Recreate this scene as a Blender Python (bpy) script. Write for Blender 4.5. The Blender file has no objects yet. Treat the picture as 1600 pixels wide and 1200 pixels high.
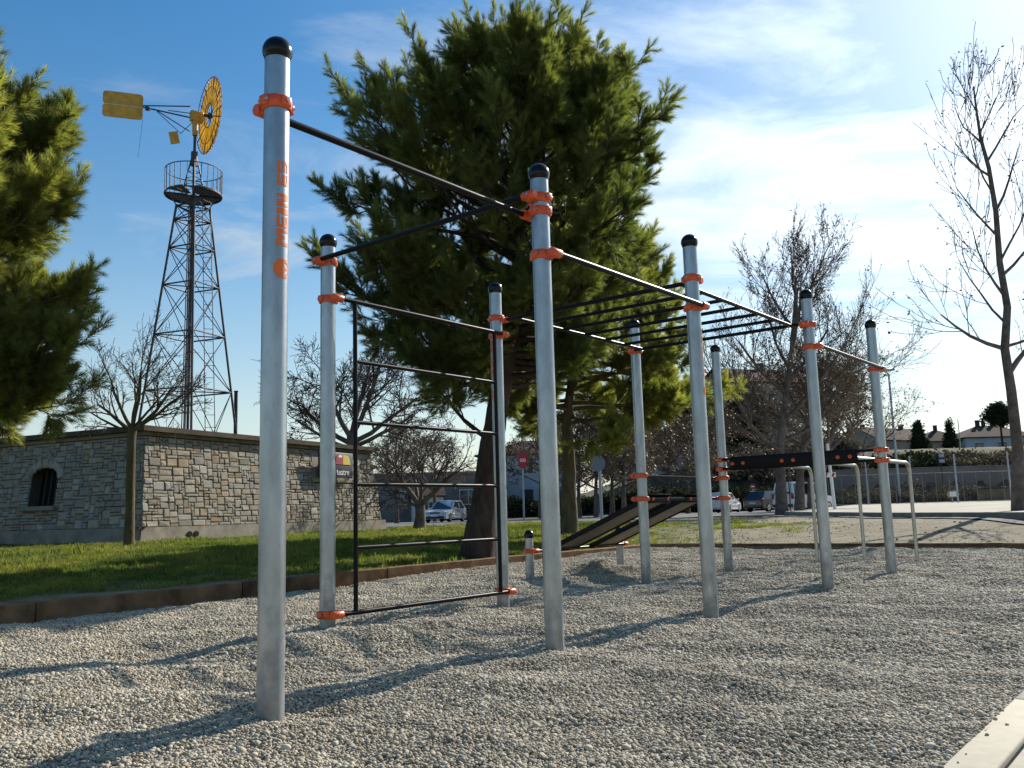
import bpy, bmesh, math, random
import numpy as np
from mathutils import Vector, Matrix, Euler

random.seed(7)
RNG = np.random.default_rng(11)
SC = bpy.context.scene
COL = SC.collection
R = math.radians

# ------------------------------------------------------------------ camera
CAMZ = 0.78
FPX, PITCH, ROLL = 1393.2226, R(8.284689), R(1.618991)     # focal length in photo pixels (1600 wide)
_cp, _sp, _cr, _sr = math.cos(PITCH), math.sin(PITCH), math.cos(ROLL), math.sin(ROLL)
cam_d = bpy.data.cameras.new('camera')
cam = bpy.data.objects.new('camera', cam_d)
COL.objects.link(cam)
cam_d.sensor_width = 36.0
cam_d.lens = 36.0 * FPX / 1600.0
cam_d.clip_start = 0.05
cam_d.clip_end = 3000
_ua = Vector((1, 0, 0)); _va = Vector((0, -_sp, _cp)); _wa = Vector((0, _cp, _sp))
_right = _ua * _cr - _va * _sr
_up = _ua * _sr + _va * _cr
_back = -_wa
cam.matrix_world = Matrix(((_right.x, _up.x, _back.x, 0), (_right.y, _up.y, _back.y, 0),
                           (_right.z, _up.z, _back.z, CAMZ), (0, 0, 0, 1)))
SC.camera = cam

# ------------------------------------------------------------------ sun, sky, exposure
SUN_AZ, SUN_EL = R(42.0), R(33.0)
SUN_DIR = Vector((math.sin(SUN_AZ) * math.cos(SUN_EL), math.cos(SUN_AZ) * math.cos(SUN_EL), math.sin(SUN_EL)))
sun_d = bpy.data.lights.new('sun', 'SUN')
sun_d.energy = 5.0
sun_d.angle = R(0.53)
sun_d.color = (1.0, 0.94, 0.84)
sun = bpy.data.objects.new('sun', sun_d)
COL.objects.link(sun)
sun.rotation_euler = SUN_DIR.to_track_quat('Z', 'Y').to_euler()
sun.location = (30, 40, 60)

world = bpy.data.worlds.new('World')
SC.world = world
world.use_nodes = True
SKY_STRENGTH = 0.083


def build_world():
    nt = world.node_tree
    N, L = nt.nodes, nt.links
    N.clear()
    out = N.new('ShaderNodeOutputWorld')
    bg = N.new('ShaderNodeBackground')
    bg.inputs['Strength'].default_value = SKY_STRENGTH
    L.new(bg.outputs[0], out.inputs[0])
    sky = N.new('ShaderNodeTexSky')
    sky.sky_type = 'NISHITA'
    sky.sun_disc = False
    sky.sun_elevation = SUN_EL
    sky.sun_rotation = SUN_AZ
    sky.altitude = 100
    sky.air_density = 1.25
    sky.dust_density = 0.3
    sky.ozone_density = 1.8
    hsv = N.new('ShaderNodeHueSaturation')
    hsv.inputs['Saturation'].default_value = 1.42
    hsv.inputs['Value'].default_value = 1.0
    L.new(sky.outputs[0], hsv.inputs['Color'])
    tc = N.new('ShaderNodeTexCoord')
    sep = N.new('ShaderNodeSeparateXYZ')
    L.new(tc.outputs['Generated'], sep.inputs[0])

    def math_(op, a, b=None, clamp=False):
        m = N.new('ShaderNodeMath'); m.operation = op; m.use_clamp = clamp
        for i, v in enumerate((a, b)):
            if v is None:
                continue
            if isinstance(v, (int, float)):
                m.inputs[i].default_value = v
            else:
                L.new(v, m.inputs[i])
        return m.outputs[0]
    zc = math_('MAXIMUM', sep.outputs['Z'], 0.0)
    zz = math_('ADD', zc, 0.10)
    cx = math_('DIVIDE', sep.outputs['X'], zz)
    cy = math_('DIVIDE', sep.outputs['Y'], zz)
    comb = N.new('ShaderNodeCombineXYZ')
    L.new(cx, comb.inputs[0]); L.new(cy, comb.inputs[1])
    mp = N.new('ShaderNodeMapping')
    mp.inputs['Rotation'].default_value = (0, 0, R(28))
    mp.inputs['Scale'].default_value = (0.6, 1.15, 1)
    mp.inputs['Location'].default_value = (5.2, 6.1, 0)
    L.new(comb.outputs[0], mp.inputs[0])
    n1 = N.new('ShaderNodeTexNoise')
    n1.inputs['Scale'].default_value = 1.5
    n1.inputs['Detail'].default_value = 9
    n1.inputs['Roughness'].default_value = 0.62
    n1.inputs['Distortion'].default_value = 0.9
    L.new(mp.outputs[0], n1.inputs['Vector'])
    n2 = N.new('ShaderNodeTexNoise')
    n2.inputs['Scale'].default_value = 0.55
    n2.inputs['Detail'].default_value = 4
    L.new(mp.outputs[0], n2.inputs['Vector'])
    # nearness to the sun: thin cloud and haze scatter forwards
    dot = N.new('ShaderNodeVectorMath'); dot.operation = 'DOT_PRODUCT'
    L.new(tc.outputs['Generated'], dot.inputs[0])
    dot.inputs[1].default_value = SUN_DIR
    d01 = math_('MAXIMUM', dot.outputs['Value'], 0.0)
    near = math_('POWER', d01, 7.0)
    wide = math_('POWER', d01, 2.5)
    # cloud cover grows toward the sun's side
    thr = math_('ADD', math_('MULTIPLY', n2.outputs['Fac'], 0.55), math_('MULTIPLY', wide, 0.25))
    cov = math_('ADD', math_('MULTIPLY', n1.outputs['Fac'], 0.9), thr)
    m = N.new('ShaderNodeMapRange'); m.interpolation_type = 'SMOOTHSTEP'
    L.new(cov, m.inputs['Value'])
    m.inputs['From Min'].default_value = 0.715
    m.inputs['From Max'].default_value = 1.22
    m.inputs['To Min'].default_value = 0.0
    m.inputs['To Max'].default_value = 0.95
    # milky air low over the horizon
    low = math_('POWER', math_('SUBTRACT', 1.0, zc, True), 6.0)
    mask = math_('MAXIMUM', m.outputs[0], math_('MULTIPLY', low, 0.85))
    mask = math_('MAXIMUM', mask, math_('MULTIPLY', math_('POWER', d01, 7.0), 0.30))
    bright = math_('ADD', 5.8, math_('MULTIPLY', near, 12.0))
    cc = N.new('ShaderNodeMix'); cc.data_type = 'RGBA'; cc.blend_type = 'MULTIPLY'
    cc.inputs['Factor'].default_value = 1.0
    cc.inputs['A'].default_value = (0.90, 0.965, 1.0, 1)
    gb = N.new('ShaderNodeCombineXYZ')
    for i in range(3):
        L.new(bright, gb.inputs[i])
    L.new(gb.outputs[0], cc.inputs['B'])
    mix = N.new('ShaderNodeMix'); mix.data_type = 'RGBA'
    L.new(mask, mix.inputs['Factor'])
    L.new(hsv.outputs[0], mix.inputs['A'])
    L.new(cc.outputs['Result'], mix.inputs['B'])
    L.new(mix.outputs['Result'], bg.inputs['Color'])


build_world()
SC.view_settings.view_transform = 'Standard'
SC.view_settings.look = 'None'
SC.view_settings.gamma = 1.0
SC.view_settings.use_curve_mapping = False
SC.view_settings.exposure = 0.66
SC.render.engine = 'CYCLES'
SC.cycles.use_denoising = True
SC.cycles.max_bounces = 8
SC.cycles.diffuse_bounces = 5
SC.cycles.glossy_bounces = 3
SC.cycles.transmission_bounces = 6
SC.cycles.transparent_max_bounces = 10
SC.cycles.caustics_reflective = False
SC.cycles.caustics_refractive = False

# ------------------------------------------------------------------ photo geometry helpers


def ray(px, py):
    a = (px - 800) / FPX; b = (600 - py) / FPX
    u = _cr * a + _sr * b
    v = -_sr * a + _cr * b
    return u, _cp - v * _sp, v * _cp + _sp


def at(px, py, Y):
    """the point seen at that photo pixel, Y metres ahead"""
    u, w, z = ray(px, py)
    t = Y / w
    return Vector((u * t, Y, CAMZ + z * t))


def gnd(px, py, z=0.0):
    u, w, v = ray(px, py)
    t = (z - CAMZ) / v
    return Vector((u * t, w * t, z))


PHI = R(38.530138)
RD = Vector((math.sin(PHI), math.cos(PHI), 0))       # along the rows, away from the camera
ND = Vector((-math.cos(PHI), math.sin(PHI), 0))      # across, to the left
U_LEFT, U_RIGHT, T_REAR, T_FRONT = -9.35, -0.75, 15.85, -7.0
KX, KY = 10.4, 35.0                                   # the plaza's kerb: its line and where it turns


def tu(x, y):
    return x * RD.x + y * RD.y, -(x * ND.x + y * ND.y)


def xy(t, u):
    return RD.x * t - ND.x * u, RD.y * t - ND.y * u


_tab = np.random.default_rng(5).random((256, 256))


def vnoise(x, y, s, seed=0):
    x = np.asarray(x, float) * s + 17.3 * seed + 500; y = np.asarray(y, float) * s + 9.1 * seed + 500
    xi = np.floor(x).astype(int); yi = np.floor(y).astype(int)
    fx = x - xi; fy = y - yi
    fx = fx * fx * (3 - 2 * fx); fy = fy * fy * (3 - 2 * fy)
    g = lambda a, b: _tab[a & 255, b & 255]
    return ((g(xi, yi) * (1 - fx) + g(xi + 1, yi) * fx) * (1 - fy) + (g(xi, yi + 1) * (1 - fx) + g(xi + 1, yi + 1) * fx) * fy) * 2 - 1


def sstep(a, b, v):
    t = np.clip((np.asarray(v, float) - a) / (b - a), 0, 1)
    return t * t * (3 - 2 * t)


MOUNDS = [(925, 893, .13, .34), (985, 896, .06, .3), (700, 955, .075, .28), (640, 968, .05, .35), (600, 995, .05, .3), (430, 1010, .03, .3),
          (620, 1015, -.05, .3), (560, 1040, -.035, .25), (330, 1075, -.03, .3), (250, 1100, .03, .3), (700, 1060, .04, .35), (150, 1060, .03, .3),
          (1130, 925, .03, .4), (420, 1150, .03, .18), (1360, 1020, -.03, .3), (850, 1045, .02, .2), (1280, 940, .03, .3), (390, 960, .04, .4)]
_mp = [(gnd(a, b).x, gnd(a, b).y, h, r) for a, b, h, r in MOUNDS]


_fr = random.Random(77)
FEET = []
for _i in range(70):
    _x, _y = xy(_fr.uniform(2.0, 13.0), _fr.uniform(-8.4, -1.2))
    FEET.append((_x, _y, _fr.choice([-.035, -.028, .022]), _fr.uniform(.09, .20)))


def pit_z(x, y):
    """height of the gravel bed"""
    z = 0.022 * vnoise(x, y, 1.1, 1) + 0.029 * vnoise(x, y, 2.6, 2) + 0.013 * vnoise(x, y, 6.5, 3)
    for mx, my, h, r in _mp:
        z = z + h * np.exp(-(((np.asarray(x) - mx) ** 2 + (np.asarray(y) - my) ** 2) / (r * r)))
    for mx, my, h, r in FEET:
        z = z + h * np.exp(-(((np.asarray(x) - mx) ** 2 + (np.asarray(y) - my) ** 2) / (r * r)))
    t, u = tu(np.asarray(x, float), np.asarray(y, float))
    z = z + 0.03 * sstep(13.5, 15.8, t) - 0.01 - 0.12 * sstep(-7.6, -9.1, u) * (1 - sstep(6, 13, t))
    return z


def far_z(x):
    return np.clip(0.345 + 0.004 * np.asarray(x, float), 0.25, 0.5)


def land_z(x, y):
    """height of the land round the gravel"""
    x = np.asarray(x, float); y = np.asarray(y, float)
    t, u = tu(x, y)
    dx = np.maximum(np.maximum(U_LEFT - u, u - U_RIGHT), 0); dy = np.maximum(t - T_REAR, 0)
    sd = np.hypot(dx, dy)
    z = 0.06 + (far_z(x) - 0.06) * sstep(0, 6.5, sd) + 0.02 * vnoise(x, y, .5, 4) * sstep(0, 2, sd) + 0.012 * vnoise(x, y, 1.7, 6) * sstep(0, 1, sd)
    right = (u > U_RIGHT - .01) & (t < T_REAR + .2)
    z = np.where(right, -0.10 + 0.11 * sstep(3.4, 6, u), z)
    z = z + hill_z(x, y)
    return z


def hill_z(x, y):
    """bank and terraces far behind, higher towards the right"""
    k = sstep(2, 26, x)
    d = y - 0.0 * x
    h = 1.6 * sstep(79, 86, d) + 1.55 * sstep(86.4, 86.9, d) + 3.2 * sstep(88, 103, d) + .6 * sstep(104, 140, d)
    return h * (0.18 + 0.82 * k) * sstep(75, 79, d)


def lz(x, y):
    return float(land_z(x, y))


# ------------------------------------------------------------------ mesh helpers


class MB:
    def __init__(self):
        self.v = []; self.f = []; self.mi = []; self.cur = 0; self.sm = []; self.smooth = True

    def add(self, verts, faces, smooth=None):
        o = len(self.v)
        self.v += [tuple(map(float, p)) for p in verts]
        for f in faces:
            self.f.append(tuple(i + o for i in f)); self.mi.append(self.cur)
            self.sm.append(self.smooth if smooth is None else smooth)
        return self

    def box(self, c, size, rz=0.0, M=None):
        x, y, z = (s / 2 for s in size)
        P = [(-x, -y, -z), (x, -y, -z), (x, y, -z), (-x, y, -z), (-x, -y, z), (x, -y, z), (x, y, z), (-x, y, z)]
        if M is None:
            M = Matrix.Rotation(rz, 4, 'Z')
        c = Vector(c)
        return self.add([M @ Vector(p) + c for p in P],
                        [(0, 3, 2, 1), (4, 5, 6, 7), (0, 1, 5, 4), (1, 2, 6, 5), (2, 3, 7, 6), (3, 0, 4, 7)], False)

    def bbox(self, c, size, b=.004, M=None):
        """box with chamfered edges"""
        bm = bmesh.new()
        bmesh.ops.create_cube(bm, size=1)
        bmesh.ops.scale(bm, vec=size, verts=bm.verts)
        bmesh.ops.bevel(bm, geom=list(bm.edges), offset=min(b, min(size) * .45), segments=2, affect='EDGES', profile=.5)
        M = M or Matrix.Identity(4)
        c = Vector(c)
        vs = [M @ v.co + c for v in bm.verts]
        fs = [tuple(v.index for v in f.verts) for f in bm.faces]
        bm.free()
        return self.add(vs, fs, True)

    def tube(self, pts, rad, n=12, caps=True):
        pts = [Vector(p) for p in pts]
        if not isinstance(rad, (list, tuple)):
            rad = [rad] * len(pts)
        ring = []
        prev = None
        for i, p in enumerate(pts):
            d = (pts[min(i + 1, len(pts) - 1)] - pts[max(i - 1, 0)]).normalized()
            if prev is None:
                a = Vector((0, 0, 1)) if abs(d.z) < .9 else Vector((1, 0, 0))
                x = d.cross(a).normalized()
            else:
                x = (prev - d * prev.dot(d)).normalized()
            prev = x
            y = d.cross(x)
            ring.append([p + (x * math.cos(2 * math.pi * k / n) + y * math.sin(2 * math.pi * k / n)) * rad[i] for k in range(n)])
        vs = [q for rr in ring for q in rr]
        fs = []
        for i in range(len(pts) - 1):
            for k in range(n):
                a = i * n + k; b = i * n + (k + 1) % n
                fs.append((a, b, b + n, a + n))
        self.add(vs, fs, True)
        if caps:
            o = len(self.v)
            self.add(ring[0], [tuple(range(n - 1, -1, -1))], False)
            self.add(ring[-1], [tuple(range(n))], False)
        return self

    def cyl(self, a, b, r, n=16):
        return self.tube([a, b], r, n)

    def lathe(self, c, prof, n=24, M=None):
        """prof: (radius, height) pairs"""
        c = Vector(c)
        M = M or Matrix.Identity(4)
        vs = []; fs = []
        for r, z in prof:
            for k in range(n):
                a = 2 * math.pi * k / n
                vs.append(M @ Vector((r * math.cos(a), r * math.sin(a), z)) + c)
        for i in range(len(prof) - 1):
            for k in range(n):
                a = i * n + k; b = i * n + (k + 1) % n
                fs.append((a, b, b + n, a + n))
        return self.add(vs, fs, True)

    def poly_prism(self, pts, thick, M):
        """flat outline in local xy pushed along +z"""
        n = len(pts)
        vs = [M @ Vector((x, y, 0)) for x, y in pts] + [M @ Vector((x, y, thick)) for x, y in pts]
        fs = [tuple(range(n - 1, -1, -1)), tuple(range(n, 2 * n))] + [(i, (i + 1) % n, (i + 1) % n + n, i + n) for i in range(n)]
        return self.add(vs, fs, False)

    def build(self, name, mat, parent=None, origin=None):
        me = bpy.data.meshes.new(name)
        o = Vector(origin) if origin is not None else (Vector(parent['_o']) if parent is not None else None)
        vs = self.v if o is None else [(p[0] - o.x, p[1] - o.y, p[2] - o.z) for p in self.v]
        me.from_pydata(vs, [], self.f)
        me.polygons.foreach_set('use_smooth', self.sm)
        mats = mat if isinstance(mat, (list, tuple)) else [mat]
        for m in mats:
            me.materials.append(m)
        if len(mats) > 1:
            me.polygons.foreach_set('material_index', self.mi)
        me.update()
        ob = bpy.data.objects.new(name, me)
        COL.objects.link(ob)
        if parent is not None:
            ob.parent = parent
            if o is not None:
                ob['_o'] = tuple(Vector(parent['_o']))
        elif o is not None:
            ob.location = o
            ob['_o'] = tuple(o)
        else:
            ob['_o'] = (0.0, 0.0, 0.0)
        return ob


def fast_mesh(name, V, F, mat, parent=None, smooth=False, origin=None):
    """numpy vertices and equal-sided faces"""
    V = np.asarray(V, np.float32); F = np.asarray(F, np.int32)
    if parent is not None:
        origin = parent['_o']
    if origin is not None:
        V = V - np.asarray(origin, np.float32)
    me = bpy.data.meshes.new(name)
    me.vertices.add(len(V)); me.vertices.foreach_set('co', V.ravel())
    k = F.shape[1]
    me.loops.add(F.size); me.loops.foreach_set('vertex_index', F.ravel())
    me.polygons.add(len(F))
    me.polygons.foreach_set('loop_start', np.arange(0, F.size, k, dtype=np.int32))
    me.polygons.foreach_set('use_smooth', np.full(len(F), smooth))
    me.materials.append(mat)
    me.update(calc_edges=True)
    ob = bpy.data.objects.new(name, me)
    COL.objects.link(ob)
    if parent is not None:
        ob.parent = parent
        ob['_o'] = tuple(parent['_o'])
    elif origin is not None:
        ob.location = origin; ob['_o'] = tuple(origin)
    else:
        ob['_o'] = (0.0, 0.0, 0.0)
    return ob


def tag(o, label=None, cat=None, group=None, kind=None):
    if label: o['label'] = label
    if cat: o['category'] = cat
    if group: o['group'] = group
    if kind: o['kind'] = kind
    return o


def thing(name, loc, label, cat, group=None):
    o = bpy.data.objects.new(name, None)
    o.empty_display_size = .2
    COL.objects.link(o)
    o.location = loc
    o['_o'] = tuple(loc)
    return tag(o, label, cat, group)


def copy_tree(o, parent=None):
    c = o.copy(); COL.objects.link(c)
    if parent is not None:
        c.parent = parent
    for ch in o.children:
        copy_tree(ch, c)
    return c


# ------------------------------------------------------------------ materials
MATS = {}


def mat(name, col, rough=.7, metal=0.0, var=0.0, vscale=3.0, bump=0.0, bscale=20.0, col2=None, spec=.5, coat=0.0, vdetail=5, vrough=.6, stretch=None, lo=.35, hi=.65, rand=0.0):
    if name in MATS:
        return MATS[name]
    m = bpy.data.materials.new(name)
    m.use_nodes = True
    nt = m.node_tree; N, L = nt.nodes, nt.links
    b = N['Principled BSDF']
    b.inputs['Roughness'].default_value = rough
    b.inputs['Metallic'].default_value = metal
    b.inputs['Specular IOR Level'].default_value = spec if rough < .8 else min(spec, .12)
    b.inputs['Coat Weight'].default_value = coat
    c = (*col, 1)
    b.inputs['Base Color'].default_value = c
    tc = N.new('ShaderNodeTexCoord')
    vec = tc.outputs['Object']
    if stretch:
        mp = N.new('ShaderNodeMapping'); mp.inputs['Scale'].default_value = stretch
        L.new(vec, mp.inputs[0]); vec = mp.outputs[0]
    last = None
    if var or col2:
        n = N.new('ShaderNodeTexNoise'); n.inputs['Scale'].default_value = vscale
        n.inputs['Detail'].default_value = vdetail; n.inputs['Roughness'].default_value = vrough
        L.new(vec, n.inputs['Vector'])
        r = N.new('ShaderNodeMapRange'); L.new(n.outputs['Fac'], r.inputs[0])
        r.inputs[1].default_value = lo; r.inputs[2].default_value = hi
        mx = N.new('ShaderNodeMix'); mx.data_type = 'RGBA'
        L.new(r.outputs[0], mx.inputs['Factor'])
        if col2 is None:
            mx.inputs['A'].default_value = (*[x * (1 - var) for x in col], 1)
            mx.inputs['B'].default_value = (*[min(1, x * (1 + var)) for x in col], 1)
        else:
            mx.inputs['A'].default_value = c
            mx.inputs['B'].default_value = (*col2, 1)
        last = mx.outputs['Result']
    if rand:
        oi = N.new('ShaderNodeObjectInfo')
        r = N.new('ShaderNodeMapRange'); L.new(oi.outputs['Random'], r.inputs[0])
        r.inputs[3].default_value = 1 - rand; r.inputs[4].default_value = 1 + rand
        vm = N.new('ShaderNodeVectorMath'); vm.operation = 'SCALE'
        if last is None:
            vm.inputs[0].default_value = col
        else:
            L.new(last, vm.inputs[0])
        L.new(r.outputs[0], vm.inputs['Scale'])
        last = vm.outputs[0]
    if last is not None:
        L.new(last, b.inputs['Base Color'])
    if bump:
        n = N.new('ShaderNodeTexNoise'); n.inputs['Scale'].default_value = bscale; n.inputs['Detail'].default_value = 5
        L.new(vec, n.inputs['Vector'])
        bp = N.new('ShaderNodeBump'); bp.inputs['Strength'].default_value = bump; bp.inputs['Distance'].default_value = .02
        L.new(n.outputs['Fac'], bp.inputs['Height']); L.new(bp.outputs[0], b.inputs['Normal'])
    MATS[name] = m
    return m


def leaf_mat(name, col, col2, trans=.35, nscale=.9, rand=.25, rough=.55, tm=(1.45, 1.48, .65)):
    m = bpy.data.materials.new(name); m.use_nodes = True
    nt = m.node_tree; N, L = nt.nodes, nt.links
    b = N['Principled BSDF']
    tc = N.new('ShaderNodeTexCoord'); geo = N.new('ShaderNodeNewGeometry')
    n = N.new('ShaderNodeTexNoise'); n.inputs['Scale'].default_value = nscale; n.inputs['Detail'].default_value = 4
    L.new(geo.outputs['Position'], n.inputs['Vector'])
    r = N.new('ShaderNodeMapRange'); L.new(n.outputs['Fac'], r.inputs[0])
    r.inputs[1].default_value = .38; r.inputs[2].default_value = .62
    mx = N.new('ShaderNodeMix'); mx.data_type = 'RGBA'
    L.new(r.outputs[0], mx.inputs['Factor'])
    mx.inputs['A'].default_value = (*col, 1); mx.inputs['B'].default_value = (*col2, 1)
    oi = N.new('ShaderNodeObjectInfo')
    r2 = N.new('ShaderNodeMapRange'); L.new(oi.outputs['Random'], r2.inputs[0])
    r2.inputs[3].default_value = 1 - rand; r2.inputs[4].default_value = 1 + rand
    vm = N.new('ShaderNodeVectorMath'); vm.operation = 'SCALE'
    L.new(mx.outputs['Result'], vm.inputs[0]); L.new(r2.outputs[0], vm.inputs['Scale'])
    L.new(vm.outputs[0], b.inputs['Base Color'])
    b.inputs['Roughness'].default_value = rough
    b.inputs['Specular IOR Level'].default_value = .35 if rough < .5 else .12
    tr = N.new('ShaderNodeBsdfTranslucent')
    vm2 = N.new('ShaderNodeVectorMath'); vm2.operation = 'MULTIPLY'
    L.new(vm.outputs[0], vm2.inputs[0]); vm2.inputs[1].default_value = tm
    L.new(vm2.outputs[0], tr.inputs['Color'])
    ms = N.new('ShaderNodeMixShader'); ms.inputs[0].default_value = trans
    L.new(b.outputs[0], ms.inputs[1]); L.new(tr.outputs[0], ms.inputs[2])
    L.new(ms.outputs[0], N['Material Output'].inputs[0])
    return m


def glass_mat(name, col=(.02, .025, .03)):
    return mat(name, col, rough=.06, spec=.8)


M_GALV = mat('galvanised steel', (.34, .37, .39), rough=.34, metal=.85, var=.16, vscale=14, bump=.05, bscale=60, vdetail=6, stretch=(1, 1, .35))
M_GALV2 = mat('galvanised tube', (.38, .39, .37), rough=.33, metal=.8, var=.15, vscale=20)
M_BLACK = mat('black powder coat', (.006, .006, .008), rough=.36, spec=.13, bump=.03, bscale=180)
M_CAP = mat('black rubber cap', (.006, .006, .007), rough=.2, spec=.28)
M_ORANGE = mat('orange clamp', (.62, .085, .012), rough=.36, spec=.5, var=.12, vscale=30)
M_OPRINT = mat('orange print', (.72, .15, .02), rough=.45)
M_BOLT = mat('steel bolt', (.35, .35, .36), rough=.3, metal=.9)
M_BOARD = mat('grey bench board', (.16, .15, .13), rough=.6, var=.2, vscale=8)
M_TIMBER = mat('weathered timber', (.10, .055, .028), rough=.8, col2=(.22, .13, .065), vscale=4, stretch=(1, 1, 1), bump=.3, bscale=40, rand=.25)
M_CONC = mat('pale concrete', (.46, .42, .335), rough=.85, col2=(.38, .34, .265), vscale=9, vdetail=8, lo=.45, hi=.75)
M_CONC2 = mat('grey concrete', (.22, .195, .155), rough=.9, var=.25, vscale=2.5, bump=.2, bscale=30)
M_MORTAR = mat('dark joint', (.10, .086, .066), rough=.95)
M_STONE = mat('rubble stone', (.235, .205, .16), rough=.9, col2=(.36, .32, .255), vscale=6, bump=.6, bscale=22, rand=.26)
M_STONE_W = mat('warm stone', (.27, .20, .13), rough=.9, col2=(.34, .28, .20), vscale=6, bump=.6, bscale=22, rand=.25)
M_STONE_G = mat('grey stone', (.235, .22, .19), rough=.9, col2=(.35, .33, .29), vscale=6, bump=.6, bscale=22, rand=.22)
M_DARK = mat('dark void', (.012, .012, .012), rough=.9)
M_IRON = mat('dark iron', (.03, .027, .027), rough=.6, metal=.3)
M_TOWER = mat('painted tower steel', (.035, .033, .042), rough=.55, var=.3, vscale=3)
M_YEL = mat('ochre sheet metal', (.55, .30, .03), rough=.45, var=.2, vscale=4)
M_BARK = mat('pine bark', (.030, .022, .018), rough=.95, col2=(.072, .053, .043), vscale=9, stretch=(1, 1, .3), bump=1.0, bscale=14)
M_BARK_G = mat('mossy bark', (.075, .06, .035), rough=.95, col2=(.14, .115, .065), vscale=8, stretch=(1, 1, .3), bump=.8, bscale=18)
M_BARK_P = mat('plane bark', (.085, .065, .055), rough=.9, col2=(.17, .14, .12), vscale=5, bump=.4, bscale=14)
M_TWIG = mat('bare twig', (.085, .062, .048), rough=.9, var=.3, vscale=2)
M_TWIG_B = mat('brown twig', (.15, .122, .096), rough=.9, var=.3, vscale=1)
M_ASPH = mat('asphalt', (.13, .13, .128), rough=.85, var=.18, vscale=.6, bump=.15, bscale=40)
M_PLAZA = mat('sandy plaza', (.40, .37, .305), rough=.95, var=.15, vscale=.8, bump=.2, bscale=20)
M_KERB = mat('kerb stone', (.24, .22, .19), rough=.9, var=.2, vscale=3)
M_WHITEP = mat('white car paint', (.72, .73, .74), rough=.25, coat=.6)
M_SILVER = mat('silver car paint', (.52, .56, .60), rough=.3, metal=.35, coat=.6)
M_BLACKP = mat('black car paint', (.012, .014, .018), rough=.2, coat=.6)
M_GLASS = glass_mat('car glass')
M_PANE = glass_mat('window glass', (.05, .06, .07))
M_TYRE = mat('tyre rubber', (.015, .015, .015), rough=.85)
M_RIM = mat('alloy rim', (.45, .45, .46), rough=.35, metal=.8)
M_LAMPG = mat('headlamp glass', (.55, .58, .6), rough=.12, spec=.8)
M_TAIL = mat('tail lamp', (.35, .012, .012), rough=.2)
M_PLASTIC = mat('black trim', (.02, .02, .022), rough=.6)
M_RED = mat('sign red', (.42, .018, .03), rough=.45)
M_WHITE = mat('sign white', (.78, .78, .76), rough=.5)
M_SIGNB = mat('sign back grey', (.32, .36, .40), rough=.5, metal=.3)
M_ROOF = mat('clay roof', (.05, .036, .03), rough=.95, col2=(.085, .06, .048), vscale=2.5, bump=.5, bscale=9)
M_WALLH = mat('render wall', (.30, .26, .215), rough=.9, var=.15, vscale=.6)
M_WALLW = mat('white render', (.58, .57, .54), rough=.9, var=.08, vscale=.5)
M_WALLG = mat('grey render', (.17, .17, .17), rough=.9, var=.2, vscale=.6)
M_WALLB = mat('pale blue render', (.36, .42, .46), rough=.9, var=.1, vscale=.6)
M_TERR = mat('terrace wall', (.22, .18, .16), rough=.9, var=.18, vscale=.25, bump=.2, bscale=3)


def add_grime(m):
    nt = m.node_tree; N, L = nt.nodes, nt.links
    b = N['Principled BSDF']
    geo = N.new('ShaderNodeNewGeometry'); sp = N.new('ShaderNodeSeparateXYZ'); L.new(geo.outputs['Position'], sp.inputs[0])
    r = N.new('ShaderNodeMapRange'); L.new(sp.outputs['Z'], r.inputs[0]); r.inputs[1].default_value = .55; r.inputs[2].default_value = -.05
    n = N.new('ShaderNodeTexNoise'); n.inputs['Scale'].default_value = 11; n.inputs['Detail'].default_value = 7; n.inputs['Roughness'].default_value = .7
    L.new(geo.outputs['Position'], n.inputs['Vector'])
    a = N.new('ShaderNodeMath'); a.operation = 'MULTIPLY_ADD'; L.new(r.outputs[0], a.inputs[0]); a.inputs[1].default_value = .42; L.new(n.outputs['Fac'], a.inputs[2])
    q = N.new('ShaderNodeMapRange'); L.new(a.outputs[0], q.inputs[0]); q.inputs[1].default_value = .62; q.inputs[2].default_value = .92; q.inputs[4].default_value = .65
    old = b.inputs['Base Color'].links[0].from_socket
    mx = N.new('ShaderNodeMix'); mx.data_type = 'RGBA'; L.new(q.outputs[0], mx.inputs['Factor']); L.new(old, mx.inputs['A']); mx.inputs['B'].default_value = (.20, .18, .15, 1)
    L.new(mx.outputs['Result'], b.inputs['Base Color'])
    me_ = N.new('ShaderNodeMapRange'); L.new(q.outputs[0], me_.inputs[0]); me_.inputs[3].default_value = .85; me_.inputs[4].default_value = .2
    L.new(me_.outputs[0], b.inputs['Metallic'])
    ro = N.new('ShaderNodeMapRange'); L.new(q.outputs[0], ro.inputs[0]); ro.inputs[3].default_value = .34; ro.inputs[4].default_value = .8
    L.new(ro.outputs[0], b.inputs['Roughness'])


add_grime(M_GALV)


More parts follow.
